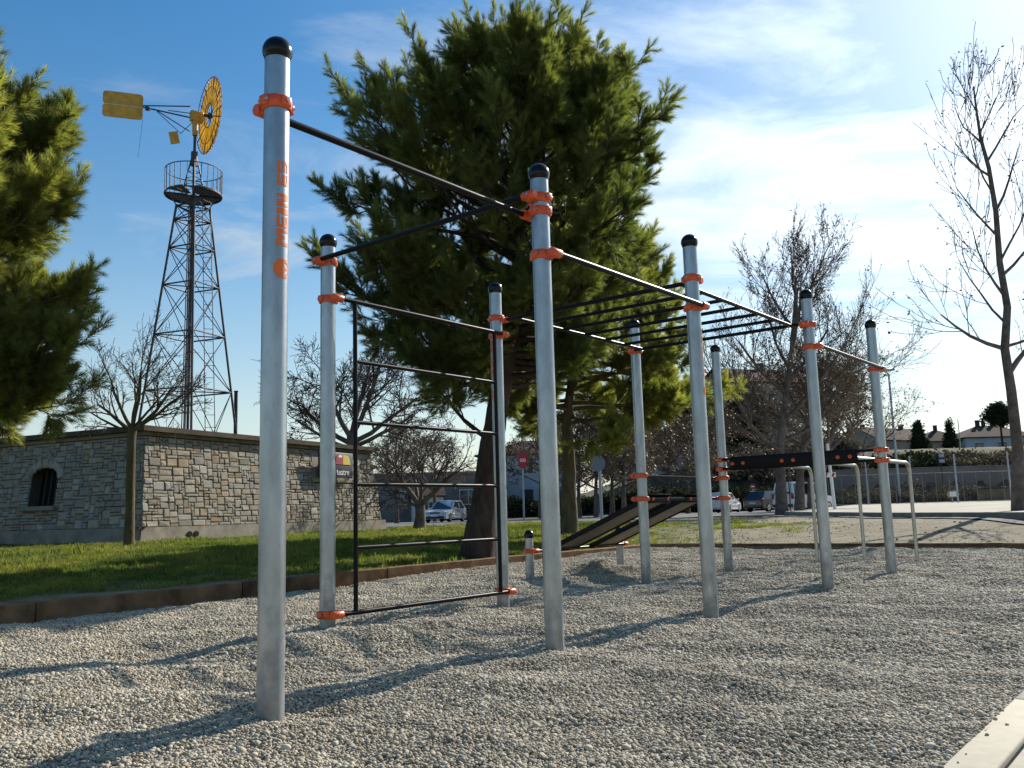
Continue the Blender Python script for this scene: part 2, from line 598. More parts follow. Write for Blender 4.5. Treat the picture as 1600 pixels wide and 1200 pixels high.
# ------------------------------------------------------------------ instancing for uncountable stuff
def gn_instancer(ob, src=None, pebble=False, material=None):
    """real points with 'rot' and 'sc' attributes carry small shapes"""
    ng = bpy.data.node_groups.new('scatter_' + ob.name, 'GeometryNodeTree')
    ng.interface.new_socket('Geometry', in_out='INPUT', socket_type='NodeSocketGeometry')
    ng.interface.new_socket('Geometry', in_out='OUTPUT', socket_type='NodeSocketGeometry')
    N, L = ng.nodes, ng.links
    gi = N.new('NodeGroupInput'); go = N.new('NodeGroupOutput')
    m2p = N.new('GeometryNodeMeshToPoints')
    iop = N.new('GeometryNodeInstanceOnPoints')
    L.new(gi.outputs[0], m2p.inputs['Mesh'])
    L.new(m2p.outputs[0], iop.inputs['Points'])
    for nm, sock in (('rot', 'Rotation'), ('sc', 'Scale')):
        a = N.new('GeometryNodeInputNamedAttribute'); a.data_type = 'FLOAT_VECTOR'
        a.inputs['Name'].default_value = nm
        L.new(a.outputs['Attribute'], iop.inputs[sock])
    oi = N.new('GeometryNodeObjectInfo'); oi.inputs['Object'].default_value = src
    oi.inputs['As Instance'].default_value = False
    L.new(oi.outputs['Geometry'], iop.inputs['Instance'])
    L.new(iop.outputs[0], go.inputs[0])
    md = ob.modifiers.new('scatter', 'NODES')
    md.node_group = ng


def scatter_object(name, P, rot, sc, src, parent=None, origin=(0, 0, 0)):
    P = np.asarray(P, np.float32) - np.asarray(parent['_o'] if parent is not None else origin, np.float32)
    me = bpy.data.meshes.new(name)
    me.vertices.add(len(P)); me.vertices.foreach_set('co', P.ravel())
    for nm, A in (('rot', rot), ('sc', sc)):
        at_ = me.attributes.new(nm, 'FLOAT_VECTOR', 'POINT')
        at_.data.foreach_set('vector', np.asarray(A, np.float32).ravel())
    me.update()
    ob = bpy.data.objects.new(name, me)
    COL.objects.link(ob)
    if parent is not None:
        ob.parent = parent
        ob['_o'] = tuple(parent['_o'])
    else:
        ob.location = origin
    gn_instancer(ob, src)
    return ob


def loose(name, V, F, m, smooth=False):
    """a source shape for scattering, never placed in the scene itself"""
    me = bpy.data.meshes.new(name)
    me.from_pydata([tuple(map(float, v)) for v in V], [], [tuple(f) for f in F])
    me.polygons.foreach_set('use_smooth', [smooth] * len(F))
    me.materials.append(m)
    return bpy.data.objects.new(name, me)


def visible(x, y, z=0.0, mx=140, my=140):
    """rough test: seen from near the camera"""
    x = np.asarray(x, float); y = np.asarray(y, float); zz = np.asarray(z, float) - CAMZ
    v = -y * _sp + zz * _cp; w = y * _cp + zz * _sp
    uu = _cr * x - _sr * v; vv = _sr * x + _cr * v
    w = np.where(w < .2, np.nan, w)
    px = 800 + FPX * uu / w; py = 600 - FPX * vv / w
    return (px > -mx) & (px < 1600 + mx) & (py < 1200 + my)


# ================================================================== SETTING


def ground_mat():
    m = bpy.data.materials.new('lawn and dirt'); m.use_nodes = True
    nt = m.node_tree; N, L = nt.nodes, nt.links
    b = N['Principled BSDF']; b.inputs['Roughness'].default_value = .95; b.inputs['Specular IOR Level'].default_value = .2
    tc = N.new('ShaderNodeTexCoord')

    def noise(s, d=5):
        n = N.new('ShaderNodeTexNoise'); n.inputs['Scale'].default_value = s; n.inputs['Detail'].default_value = d
        L.new(tc.outputs['Object'], n.inputs['Vector']); return n.outputs['Fac']

    def mixc(f, a, c):
        x = N.new('ShaderNodeMix'); x.data_type = 'RGBA'
        L.new(f, x.inputs['Factor'])
        for s, v in (('A', a), ('B', c)):
            if isinstance(v, tuple):
                x.inputs[s].default_value = (*v, 1)
            else:
                L.new(v, x.inputs[s])
        return x.outputs['Result']

    def rng(f, a, c):
        r = N.new('ShaderNodeMapRange'); L.new(f, r.inputs[0]); r.inputs[1].default_value = a; r.inputs[2].default_value = c
        return r.outputs[0]
    dirt = mixc(rng(noise(1.3), .35, .65), (.15, .124, .080), (.24, .205, .14))
    dirt = mixc(rng(noise(14), .35, .7), dirt, (.22, .195, .135))
    dirt = mixc(rng(noise(3.5, 7), .5, .7), dirt, (.115, .095, .06))
    grass = mixc(rng(noise(.9), .35, .65), (.062, .08, .024), (.125, .125, .042))
    grass = mixc(rng(noise(9), .45, .75), grass, (.13, .125, .045))
    brush = mixc(rng(noise(.35), .4, .6), (.045, .042, .026), (.11, .09, .055))
    brush = mixc(rng(noise(2.2), .4, .7), brush, (.06, .055, .035))
    at_ = N.new('ShaderNodeAttribute'); at_.attribute_name = 'grass'
    at2 = N.new('ShaderNodeAttribute'); at2.attribute_name = 'brush'
    ad = N.new('ShaderNodeMath'); ad.operation = 'ADD'
    L.new(at_.outputs['Fac'], ad.inputs[0])
    sb = N.new('ShaderNodeMath'); sb.operation = 'MULTIPLY_ADD'
    L.new(noise(.7, 6), sb.inputs[0]); sb.inputs[1].default_value = 1.5; sb.inputs[2].default_value = -.75
    L.new(sb.outputs[0], ad.inputs[1])
    c = mixc(rng(ad.outputs[0], .35, .65), dirt, grass)
    c = mixc(at2.outputs['Fac'], c, brush)
    L.new(c, b.inputs['Base Color'])
    bp = N.new('ShaderNodeBump'); bp.inputs['Strength'].default_value = .7; bp.inputs['Distance'].default_value = .05
    L.new(noise(22), bp.inputs['Height']); L.new(bp.outputs[0], b.inputs['Normal'])
    return m


def axis(spans):
    out = []
    for a, b, st in spans:
        out += list(np.arange(a, b - st * .4, st))
    out.append(spans[-1][1])
    return np.array(out)


def grid_mesh(name, T, U, zf, m, cut=None):
    TT, UU = np.meshgrid(T, U, indexing='ij')
    X, Y = xy(TT, UU)
    Z = zf(X, Y)
    if cut is not None:
        Z = np.where(cut(TT, UU), -.45, Z)
    V = np.stack([X, Y, Z], -1).reshape(-1, 3)
    nt_, nu = len(T), len(U)
    i, j = np.meshgrid(np.arange(nt_ - 1), np.arange(nu - 1), indexing='ij')
    a = (i * nu + j).ravel()
    F = np.stack([a, a + nu, a + nu + 1, a + 1], -1)[:, ::-1]
    # keep normals up
    v0, v1, v2 = V[F[0, 0]], V[F[0, 1]], V[F[0, 2]]
    if np.cross(v1 - v0, v2 - v0)[2] < 0:
        F = F[:, ::-1]
    return fast_mesh(name, V, F, m, smooth=True), X, Y


Tg = axis([(-900, -60, 60), (-60, -8, 4), (-8, T_REAR - .1, .9), (T_REAR - .03, T_REAR, .03), (T_REAR + .0, T_REAR + 14, .3), (T_REAR + 14, 60, .8), (60, 150, 1.5), (150, 1500, 60)])
Ug = axis([(-1200, -130, 60), (-130, -40, 2.5), (-40, -22, .8), (-22, U_LEFT, .3), (U_LEFT, U_LEFT + .03, .03), (U_LEFT + .03, U_RIGHT, .7), (U_RIGHT, 6, .8), (6, 60, 1.5), (60, 900, 60)])
eps = .02
ground, GX, GY = grid_mesh('ground', Tg, Ug, land_z, ground_mat(),
                           cut=lambda t, u: (u > U_LEFT + eps) & (u < U_RIGHT - eps) & (t < T_REAR - eps) & (t > T_FRONT))
tag(ground, kind='structure')
gt, gu = tu(GX, GY)
left_of = sstep(5.5, 1.2, GX) if False else 1 - sstep(1.5, 5.8, GX)
grassf = left_of * (1 - .75 * (1 - sstep(0, .9, U_LEFT - gu)) * (gt < T_REAR + 1))
strip = np.exp(-((GY - (25.0 - .35 * GX)) / 2.4) ** 2) * (GX > -1) * (1 - sstep(5, 9, GX)) * .75
grassf = np.maximum(grassf * np.where((GX > 1.2) & (gt > T_REAR), .45, 1), strip)
brushf = sstep(76, 80, GY) * (1 - .0 * GX)
topg = sstep(99, 102, GY) * (1 - sstep(112, 116, GY))
me = ground.data
for nm, A in (('grass', np.where(topg > .1, .9, grassf)), ('brush', brushf * (1 - topg))):
    a_ = me.attributes.new(nm, 'FLOAT', 'POINT')
    a_.data.foreach_set('value', A.astype(np.float32).ravel())


def gravel_mat():
    m = bpy.data.materials.new('gravel bed'); m.use_nodes = True
    nt = m.node_tree; N, L = nt.nodes, nt.links
    b = N['Principled BSDF']; b.inputs['Roughness'].default_value = .9; b.inputs['Specular IOR Level'].default_value = .25
    tc = N.new('ShaderNodeTexCoord')
    v = N.new('ShaderNodeTexVoronoi'); v.inputs['Scale'].default_value = 42
    L.new(tc.outputs['Object'], v.inputs['Vector'])
    sep = N.new('ShaderNodeSeparateColor'); L.new(v.outputs['Color'], sep.inputs[0])
    mx = N.new('ShaderNodeMix'); mx.data_type = 'RGBA'
    L.new(sep.outputs[0], mx.inputs['Factor'])
    mx.inputs['A'].default_value = (.20, .18, .145, 1); mx.inputs['B'].default_value = (.46, .42, .35, 1)
    L.new(mx.outputs['Result'], b.inputs['Base Color'])
    bp = N.new('ShaderNodeBump'); bp.inputs['Strength'].default_value = .8; bp.inputs['Distance'].default_value = .012; bp.invert = True
    L.new(v.outputs['Distance'], bp.inputs['Height']); L.new(bp.outputs[0], b.inputs['Normal'])
    return m


bed, _, _ = grid_mesh('gravel_ground', axis([(T_FRONT, -1, .5), (-1, 8, .055), (8, T_REAR, .09)]), axis([(U_LEFT, U_RIGHT + .02, .07)]), pit_z, gravel_mat())
tag(bed, kind='structure')


def pebble_mat():
    m = bpy.data.materials.new('pebble'); m.use_nodes = True
    nt = m.node_tree; N, L = nt.nodes, nt.links
    b = N['Principled BSDF']; b.inputs['Roughness'].default_value = .8; b.inputs['Specular IOR Level'].default_value = .3
    oi = N.new('ShaderNodeObjectInfo')
    r = N.new('ShaderNodeValToRGB'); L.new(oi.outputs['Random'], r.inputs[0])
    cr = r.color_ramp
    stops = [(0, (.185, .156, .112)), (.2, (.33, .283, .205)), (.45, (.455, .395, .29)), (.62, (.40, .352, .268)), (.8, (.56, .492, .372)), (.93, (.31, .245, .165)), (1, (.60, .54, .44))]
    while len(cr.elements) < len(stops):
        cr.elements.new(.5)
    for e, (p, c) in zip(cr.elements, stops):
        e.position = p; e.color = (*c, 1)
    n = N.new('ShaderNodeTexNoise'); n.inputs['Scale'].default_value = .9; n.inputs['Detail'].default_value = 5
    L.new(oi.outputs['Location'], n.inputs['Vector'])
    q = N.new('ShaderNodeMapRange'); L.new(n.outputs['Fac'], q.inputs[0])
    q.inputs[1].default_value = .32; q.inputs[2].default_value = .68; q.inputs[3].default_value = .74; q.inputs[4].default_value = 1.12
    vm = N.new('ShaderNodeVectorMath'); vm.operation = 'SCALE'
    L.new(r.outputs[0], vm.inputs[0]); L.new(q.outputs[0], vm.inputs['Scale'])
    L.new(vm.outputs[0], b.inputs['Base Color'])
    return m


def pebble_shape():
    bm = bmesh.new()
    bmesh.ops.create_icosphere(bm, subdivisions=2, radius=1)
    rr = random.Random(3)
    V = []
    for v in bm.verts:
        p = v.co
        k = 1 + .10 * math.sin(3.1 * p.x + 1) * math.cos(2.3 * p.y) + .05 * rr.uniform(-1, 1)
        V.append((p.x * k, p.y * k * .78, p.z * k * .5))
    F = [tuple(v.index for v in f.verts) for f in bm.faces]
    bm.free()
    return loose('pebble_shape', V, F, pebble_mat(), True)


def make_gravel():
    n = 2400000
    t = RNG.uniform(-1.0, T_REAR - .03, n); u = RNG.uniform(U_LEFT + .06, U_RIGHT + .006, n)
    x, y = xy(t, u)
    d = np.hypot(x, y)
    keep = (RNG.random(n) < np.where(d < 5, 1.0, np.where(d < 9, .62, .34))) & (y > 1.0) & visible(x, y, 0, 260, 220)
    x, y, d = x[keep], y[keep], d[keep]
    st_, su_ = RNG.uniform(1.5, 6, 26), U_RIGHT + np.abs(RNG.normal(0, .035, 26))
    sx_, sy_ = xy(st_, su_)
    x = np.concatenate([x, sx_]); y = np.concatenate([y, sy_]); d = np.hypot(x, y)
    k = len(x)
    z = pit_z(x, y) + RNG.uniform(-.004, .010, k)
    z[-26:] = .022
    s = RNG.lognormal(0, .36, k) * np.where(d < 5, .0062, np.where(d < 9, .0078, .0102))
    s = np.clip(s, .0035, .022)
    rot = np.stack([RNG.normal(0, .34, k), RNG.normal(0, .34, k), RNG.uniform(0, 6.28, k)], -1)
    sc = np.stack([s, s * RNG.uniform(.8, 1.15, k), s * RNG.uniform(.8, 1.3, k)], -1)
    return tag(scatter_object('gravel', np.stack([x, y, z], -1), rot, sc, pebble_shape()), 'loose grey beige pebbles filling the exercise area', None, None, 'stuff')


make_gravel()


# ---------------------------------------------------------------- grass
def grass_shape(seed, nb, h, spread, m):
    rr = random.Random(seed)
    V, F = [], []
    for i in range(nb):
        a = rr.uniform(0, 6.28); r = spread * math.sqrt(rr.random())
        x, y = r * math.cos(a), r * math.sin(a)
        hh = h * rr.uniform(.5, 1.15); w = .0035; b = rr.uniform(0, 6.28); l = rr.uniform(.1, .7) * hh; c = rr.uniform(0, 6.28)
        dx, dy = w * math.cos(b), w * math.sin(b); lx, ly = l * math.cos(c), l * math.sin(c)
        o = len(V)
        V += [(x - dx, y - dy, -.01), (x + dx, y + dy, -.01), (x + dx * .7 + lx * .4, y + dy * .7 + ly * .4, hh * .6), (x - dx * .7 + lx * .4, y - dy * .7 + ly * .4, hh * .6), (x + lx, y + ly, hh)]
        F += [(o, o + 1, o + 2, o + 3), (o + 3, o + 2, o + 4)]
    return loose('grass_shape', V, F, m)


def make_grass():
    m = leaf_mat('grass blade', (.085, .12, .034), (.19, .19, .056), trans=.46, nscale=.8, rand=.4)
    n = 420000
    t = RNG.uniform(-3, 34, n); u = RNG.uniform(-36, 3, n)
    x, y = xy(t, u)
    sd = np.hypot(np.maximum(U_LEFT - u, u - U_RIGHT).clip(0), (t - T_REAR).clip(0))
    out = (u < U_LEFT - .18) | (t > T_REAR + .15)
    g = (1 - sstep(1.2, 5.0, x)) * np.where((x > 1.0) & (t > T_REAR), .35, 1)
    g = np.maximum(g, np.exp(-((y - (25.0 - .35 * x)) / 2.2) ** 2) * (x > -1) * (1 - sstep(4, 8, x)) * .9 * sstep(-.15, .5, vnoise(x, y, 1.1, 31) + .6 * vnoise(x, y, 3.1, 32)))
    bare = vnoise(x, y, .55, 8) * .5 + vnoise(x, y, 1.9, 9) * .4
    prob = g * sstep(-.50, .30, bare + .30) * (.06 + .94 * sstep(.1, 1.1, sd + .35 * vnoise(x, y, 1.3, 15))) * np.where(sd < 7, 1, .5)
    keep = out & (RNG.random(n) < prob) & visible(x, y, 0, 120, 100) & (y > 2) & (y < 40)
    x, y = x[keep], y[keep]; k = len(x)
    z = land_z(x, y)
    s = RNG.lognormal(0, .28, k) * (1 + .5 * sstep(.25, .6, vnoise(x, y, .9, 12)))
    rot = np.stack([RNG.normal(0, .12, k), RNG.normal(0, .12, k), RNG.uniform(0, 6.28, k)], -1)
    sc = np.stack([s, s, s * RNG.uniform(.7, 1.2, k)], -1)
    tag(scatter_object('grass', np.stack([x, y, z], -1), rot, sc, grass_shape(1, 26, .040, .085, m)), 'short green grass on the lawn beside the building', None, None, 'stuff')


make_grass()


def make_debris():
    n = 90000
    t = RNG.uniform(T_REAR + .1, T_REAR + 26, n); u = RNG.uniform(-34, 0, n)
    x, y = xy(t, u)
    clump = sstep(-.5, .6, vnoise(x, y, .8, 21) + .6 * vnoise(x, y, 2.7, 22))
    near_bed = np.exp(-(t - T_REAR) / 1.6)
    keep = (RNG.random(n) < np.maximum(clump * .55, near_bed)) & (x > .5) & (x < KX - 1.0) & visible(x, y, 0, 80, 60)
    x, y = x[keep], y[keep]; k = len(x)
    s = np.clip(RNG.lognormal(0, .5, k) * .011, .004, .05)
    rot = np.stack([RNG.normal(0, .3, k), RNG.normal(0, .3, k), RNG.uniform(0, 6.28, k)], -1)
    m = mat('dirt crumb', (.16, .13, .085), rough=.95, rand=.6)
    src = pebble_shape(); src.data.materials[0] = m
    tag(scatter_object('dirt_debris', np.stack([x, y, land_z(x, y)], -1), rot, np.stack([s, s, s], -1), src), 'small stones and crumbs of soil strewn over the bare dirt', None, None, 'stuff')


make_debris()


# ---------------------------------------------------------------- road, kerb, plaza, path
def sheet(name, X, Y, zf, m, dz):
    XX, YY = np.meshgrid(X, Y, indexing='ij')
    V = np.stack([XX, YY, zf(XX, YY) + dz], -1).reshape(-1, 3)
    ny = len(Y)
    i, j = np.meshgrid(np.arange(len(X) - 1), np.arange(ny - 1), indexing='ij')
    a = (i * ny + j).ravel()
    return tag(fast_mesh(name, V, np.stack([a, a + ny, a + ny + 1, a + 1], -1), m, smooth=True), kind='structure')




def plaza_z(x, y):
    return .51 + .0045 * np.clip(np.asarray(y, float) - 25, 0, 60) + 0 * np.asarray(x, float)


def edge_x(y):
    """the kerb's line: straight past the gravel, then turning away to the right"""
    y = np.asarray(y, float)
    return KX + .44 * np.maximum(y - KY, 0) + .0


sheet('road', np.linspace(-70, 60, 90), np.linspace(40, 76, 30), lambda x, y: land_z(x, y), M_ASPH, .03)
sheet('road', np.linspace(KX - .5, KX + .3, 4), np.linspace(6, 40.0, 60), lambda x, y: land_z(x, y), M_ASPH, .026)
ys = np.linspace(6, 76, 120)
for nm, a, b, m, dz in (('plaza', .17, 70, M_PLAZA, 0.0), ('kerb_top', 0.0, .17, M_KERB, .012)):
    xs = np.concatenate([np.linspace(0, 1, 2) if nm == 'kerb_top' else np.linspace(0, 1, 40) ** 1.6])
    V = []
    for y in ys:
        e = float(edge_x(y))
        for k in xs:
            x = e + a + (b - a) * k
            V.append((x, y, float(plaza_z(x, y)) + dz))
    nx = len(xs)
    F = [(i * nx + q, i * nx + q + 1, (i + 1) * nx + q + 1, (i + 1) * nx + q) for i in range(len(ys) - 1) for q in range(nx - 1)]
    tag(fast_mesh(nm, np.array(V), np.array(F), m, smooth=True), kind='structure')
mb = MB()
V = []
for y in ys:
    e = float(edge_x(y)); z = float(plaza_z(e, y)) + .012
    V += [(e - .012, y, z - .6), (e - .012, y, z - .015), (e, y, z)]
mb.add(V, [f for i in range(len(ys) - 1) for f in ((i * 3, i * 3 + 1, i * 3 + 4, i * 3 + 3), (i * 3 + 1, i * 3 + 2, i * 3 + 5, i * 3 + 4))], False)
mb.build('kerb_face', M_KERB)['kind'] = 'structure'

# concrete path on the right of the gravel: edging strip, open joint, slab
for nm, u0, u1, z0, z1 in (('path_edging', U_RIGHT, U_RIGHT + .135, -.3, .02), ('path', U_RIGHT + .15, 3.2, -.3, .014)):
    mb = MB()
    seg = list(np.arange(-6, 16.1, 2.0))
    for a, b in zip(seg[:-1], seg[1:]):
        g = .004
        c = xy((a + b) / 2, (u0 + u1) / 2)
        mb.bbox((c[0], c[1], (z0 + z1) / 2), (b - a - g, u1 - u0, z1 - z0), .008, Matrix.Rotation(math.pi / 2 - PHI, 4, 'Z'))
    mb.build(nm, M_CONC)['kind'] = 'structure'


# ---------------------------------------------------------------- timber edging
def edging(name, label, p0, p1, h, w, zf, n, group):
    p0 = Vector(p0); p1 = Vector(p1)
    root = thing(name, (p0.x, p0.y, 0), label, 'edging', group)
    d = (p1 - p0); ln = d.length / n; d.normalize()
    rz = math.atan2(d.y, d.x)
    for i in range(n):
        c = p0 + d * (ln * (i + .5))
        z = zf(c.x, c.y)
        mb = MB()
        l = ln - .012
        k = 6
        secs = []
        for j in range(k + 1):
            q = p0 + d * (ln * i + .006 + l * j / k)
            wob = random.uniform(-.004, .004)
            nrm = Vector((-d.y, d.x, 0))
            zt = zf(q.x, q.y) + random.uniform(-.004, .004)
            c0 = [(w / 2 + wob, -.3), (w / 2 + wob, -.012), (w / 2 - .012 + wob, 0), (-w / 2 + .012 + wob, 0), (-w / 2 + wob, -.012), (-w / 2 + wob, -.3)]
            secs.append([q + nrm * a + Vector((0, 0, zt + b)) for a, b in c0])
        vs = [p for s_ in secs for p in s_]
        fs = []
        for j in range(k):
            for m_ in range(6):
                a = j * 6 + m_; b = j * 6 + (m_ + 1) % 6
                fs.append((a, b, b + 6, a + 6))
        fs.append(tuple(range(5, -1, -1))); fs.append(tuple(range(k * 6, k * 6 + 6)))
        mb.add(vs, fs, False)
        mb.build('plank', M_TIMBER, root)
    return root


a = xy(-3, U_LEFT); b = xy(T_REAR, U_LEFT)
edging('timber_edging', 'long brown timber edging between the lawn and the gravel', (a[0], a[1], 0), (b[0], b[1], 0), .15, .10,
       lambda x, y: .05 + .05 * float(sstep(8, 15, y)), 8, 'timber edgings of the gravel area')
a = xy(T_REAR + .05, U_LEFT + .0); b = xy(T_REAR + .05, 1.4)
edging('timber_edging', 'timber edging at the far end of the gravel, bare dirt behind it', (a[0], a[1], 0), (b[0], b[1], 0), .15, .09,
       lambda x, y: .115, 5, 'timber edgings of the gravel area')
# ================================================================== WORKOUT STATION
S0 = 0.78
P1 = Vector((-1.276 * S0, 4.725 * S0, 0))
W_, s1, s2, s3, s4, w2 = (k * S0 for k in (2.52049823, 2.4590637, 2.4891277, 3.13203794, 2.60176928, 2.03698988))
POS = {'P1': P1, 'P3': P1 + RD * s1, 'P5': P1 + RD * (s1 + s2), 'P7': P1 + RD * (s1 + s2 + s3), 'P9': P1 + RD * (s1 + s2 + s3 + s4)}
for a, b in (('P2', 'P3'), ('P4', 'P5'), ('P6', 'P7'), ('P8', 'P9')):
    POS[a] = POS[b] + ND * W_
POS['S1'] = POS['P6'] + ND * w2; POS['S2'] = POS['P8'] + ND * w2
ZR = {k: v * S0 for k, v in dict(a=3.306, b=3.411, c=2.958, d=3.049, e=3.254, f=2.972, g=1.484, h=1.158, i=1.775, j=1.625, k=0.153).items()}
ZR['l'] = .335
ZTOP = {'P1': 3.628, 'P2': 3.61, 'P3': 3.616, 'P4': 3.606, 'P5': 3.625, 'P6': 3.644, 'P7': 3.634, 'P8': 3.619, 'P9': 3.641, 'S1': .672, 'S2': .646}
RP, OFF, RB = .0545, .098, .0175

station = thing('workout_station', (POS['P3'].x, POS['P3'].y, 0),
                'tall outdoor workout station of galvanised posts, black bars and orange clamps on gravel', 'workout station')
UP = Vector((0, 0, 1))


def frame_M(x, y, z, o=(0, 0, 0)):
    return Matrix(((x[0], y[0], z[0], o[0]), (x[1], y[1], z[1], o[1]), (x[2], y[2], z[2], o[2]), (0, 0, 0, 1)))


def clamp(post, p, z, off, bar):
    """split collar round the post with a socket that takes the bar end"""
    c = Vector((p.x, p.y, z))
    mb = MB()
    h = .027
    mb.lathe(c, [(RP + .0005, -h), (RP + .008, -h), (RP + .011, -h + .004), (RP + .011, h - .004), (RP + .008, h), (RP + .0005, h)], 28)
    sd = off.cross(UP).normalized()
    # socket for the bar
    so = c + off * OFF
    mb.tube([so - bar * .040, so - bar * .034, so + bar * .046, so + bar * .052], [.024, .028, .028, .025], 16)
    M = frame_M(off, bar, UP)
    mb.bbox(c + off * (RP + .012), (.045, .062, .05), .006, M)
    # ears with bolts on the other side and at the split
    for s in (-1, 1):
        e = c + sd * s * (RP + .013)
        mb.bbox(e, (.042, .026, .046), .006, M)
    mb.bbox(c - off * (RP + .010), (.02, .05, .046), .006, M)
    ob = mb.build('clamp', M_ORANGE, post)
    ends = [(c + sd * s * (RP + .018) - off * .027, c + sd * s * (RP + .018) + off * .027, .0075) for s in (-1, 1)]
    ends += [(c - off * (RP + .018), c - off * (RP + .026), .008), (so + off * .026, so + off * .0325, .008)]
    for a_, b_, r_ in ends:
        mb = MB(); mb.cyl(a_, b_, r_, 8); mb.build('bolt', M_BOLT, post)
    return ob


CL = {'P1': [('a', ND, RD)], 'P3': [('a', ND, -RD), ('b', -RD, ND), ('c', -ND, RD)], 'P2': [('b', -RD, -ND), ('d', -ND, RD), ('k', -ND, RD)],
      'P5': [('c', -ND, -RD), ('e', RD, ND)], 'P4': [('d', -ND, -RD), ('e', RD, -ND), ('k', -ND, -RD)], 'P6': [('e', -RD, -ND), ('g', ND, RD), ('h', ND, RD)],
      'P7': [('e', -RD, ND), ('f', -ND, RD)], 'P9': [('f', -ND, -RD), ('i', -RD, ND), ('j', -RD, ND)], 'P8': [('g', ND, -RD), ('h', ND, -RD), ('i', -RD, -ND), ('j', -RD, -ND)],
      'S1': [('l', -ND, RD)], 'S2': [('l', -ND, -RD)]}
POSTS = {}
for k, p in POS.items():
    zt = ZTOP[k] * S0
    zb = float(pit_z(p.x, p.y))
    short = k[0] == 'S'
    mb = MB()
    rp = RP if not short else .05
    n = 10
    mb.tube([(p.x, p.y, -.25 + (zt - .035 + .25) * i / n) for i in range(n + 1)], rp, 32)
    post = mb.build('post', M_GALV, station)
    if short: post['label'] = 'short galvanised post at the foot of the sloping benches'
    POSTS[k] = post
    mb = MB()
    rb = rp * 1.2
    prof = [(rp + .001, -rb * .62), (rp * 1.03, -rb * .60)]
    prof += [(rb * math.cos(a), rb * math.sin(a)) for a in np.linspace(-.50, math.pi / 2 - .02, 16)] + [(0.0005, rb)]
    mb.lathe((p.x, p.y, zt), prof, 32)
    mb.build('cap', M_CAP, post)
    for zn, off, bar in CL[k]:
        clamp(post, p, ZR[zn], off, bar)


def bar_between(k1, k2, zn, off, name='bar', r=RB, parent=None, mb=None):
    a = POS[k1] + off * OFF + UP * ZR[zn]; b = POS[k2] + off * OFF + UP * ZR[zn]
    own = mb is None
    mb = mb or MB()
    mb.tube([a, a.lerp(b, .33), a.lerp(b, .67), b], r, 16)
    if own:
        return mb.build(name, M_BLACK, parent or station)


bar_between('P1', 'P3', 'a', ND, 'pull_up_bar')
bar_between('P2', 'P3', 'b', -RD, 'pull_up_bar')
bar_between('P3', 'P5', 'c', -ND, 'pull_up_bar')
bar_between('P7', 'P9', 'f', -ND, 'pull_up_bar')
bar_between('P6', 'P8', 'g', ND, 'low_bar')
bar_between('P6', 'P8', 'h', ND, 'low_bar')
bar_between('S1', 'S2', 'l', -ND, 'low_bar')
# wall ladder between the second pair of the left row
lad = bar_between('P2', 'P4', 'd', -ND, 'wall_ladder')
lad['label'] = 'wall ladder of black bars with two uprights and four rungs'
a = POS['P2'] - ND * OFF; b = POS['P4'] - ND * OFF
dl = (b - a).normalized()
mb = MB(); mb.tube([a + UP * ZR['k'], b + UP * ZR['k']], RB, 16); mb.build('bottom_bar', M_BLACK, lad)
ua, ub = a + dl * .175, b - dl * .15
for q in (ua, ub):
    mb = MB(); mb.tube([q + UP * (ZR['k'] + .01), q + UP * (ZR['d'] - .01)], RB * .95, 16); mb.build('upright', M_BLACK, lad)
for i in range(1, 5):
    z = ZR['k'] + (ZR['d'] - ZR['k']) * i / 5
    mb = MB(); mb.tube([ua + UP * z, ub + UP * z], RB * .88, 14); mb.build('rung', M_BLACK, lad)
# monkey bars
mk = bar_between('P4', 'P5', 'e', RD, 'monkey_bars')
mk['label'] = 'overhead monkey bars, black rungs between two black rails'
e0 = POS['P4'] + RD * OFF + UP * ZR['e']; e1 = POS['P5'] + RD * OFF + UP * ZR['e']
f0 = POS['P6'] - RD * OFF + UP * ZR['e']; f1 = POS['P7'] - RD * OFF + UP * ZR['e']
mb = MB(); mb.tube([f0, f1], RB, 16); mb.build('end_bar', M_BLACK, mk)
cr = -ND
rails = []
for o in (.14, W_ - .14):
    ra, rb_ = e0 + cr * o, f0 + cr * o
    mb = MB(); mb.tube([ra, ra.lerp(rb_, .5), rb_], RB, 16); mb.build('rail', M_BLACK, mk)
    rails.append((ra, rb_))
for i in range(1, 6):
    q0 = rails[0][0].lerp(rails[0][1], i / 6); q1 = rails[1][0].lerp(rails[1][1], i / 6)
    mb = MB(); mb.tube([q0, q1], RB * .92, 14); mb.build('rung', M_BLACK, mk)
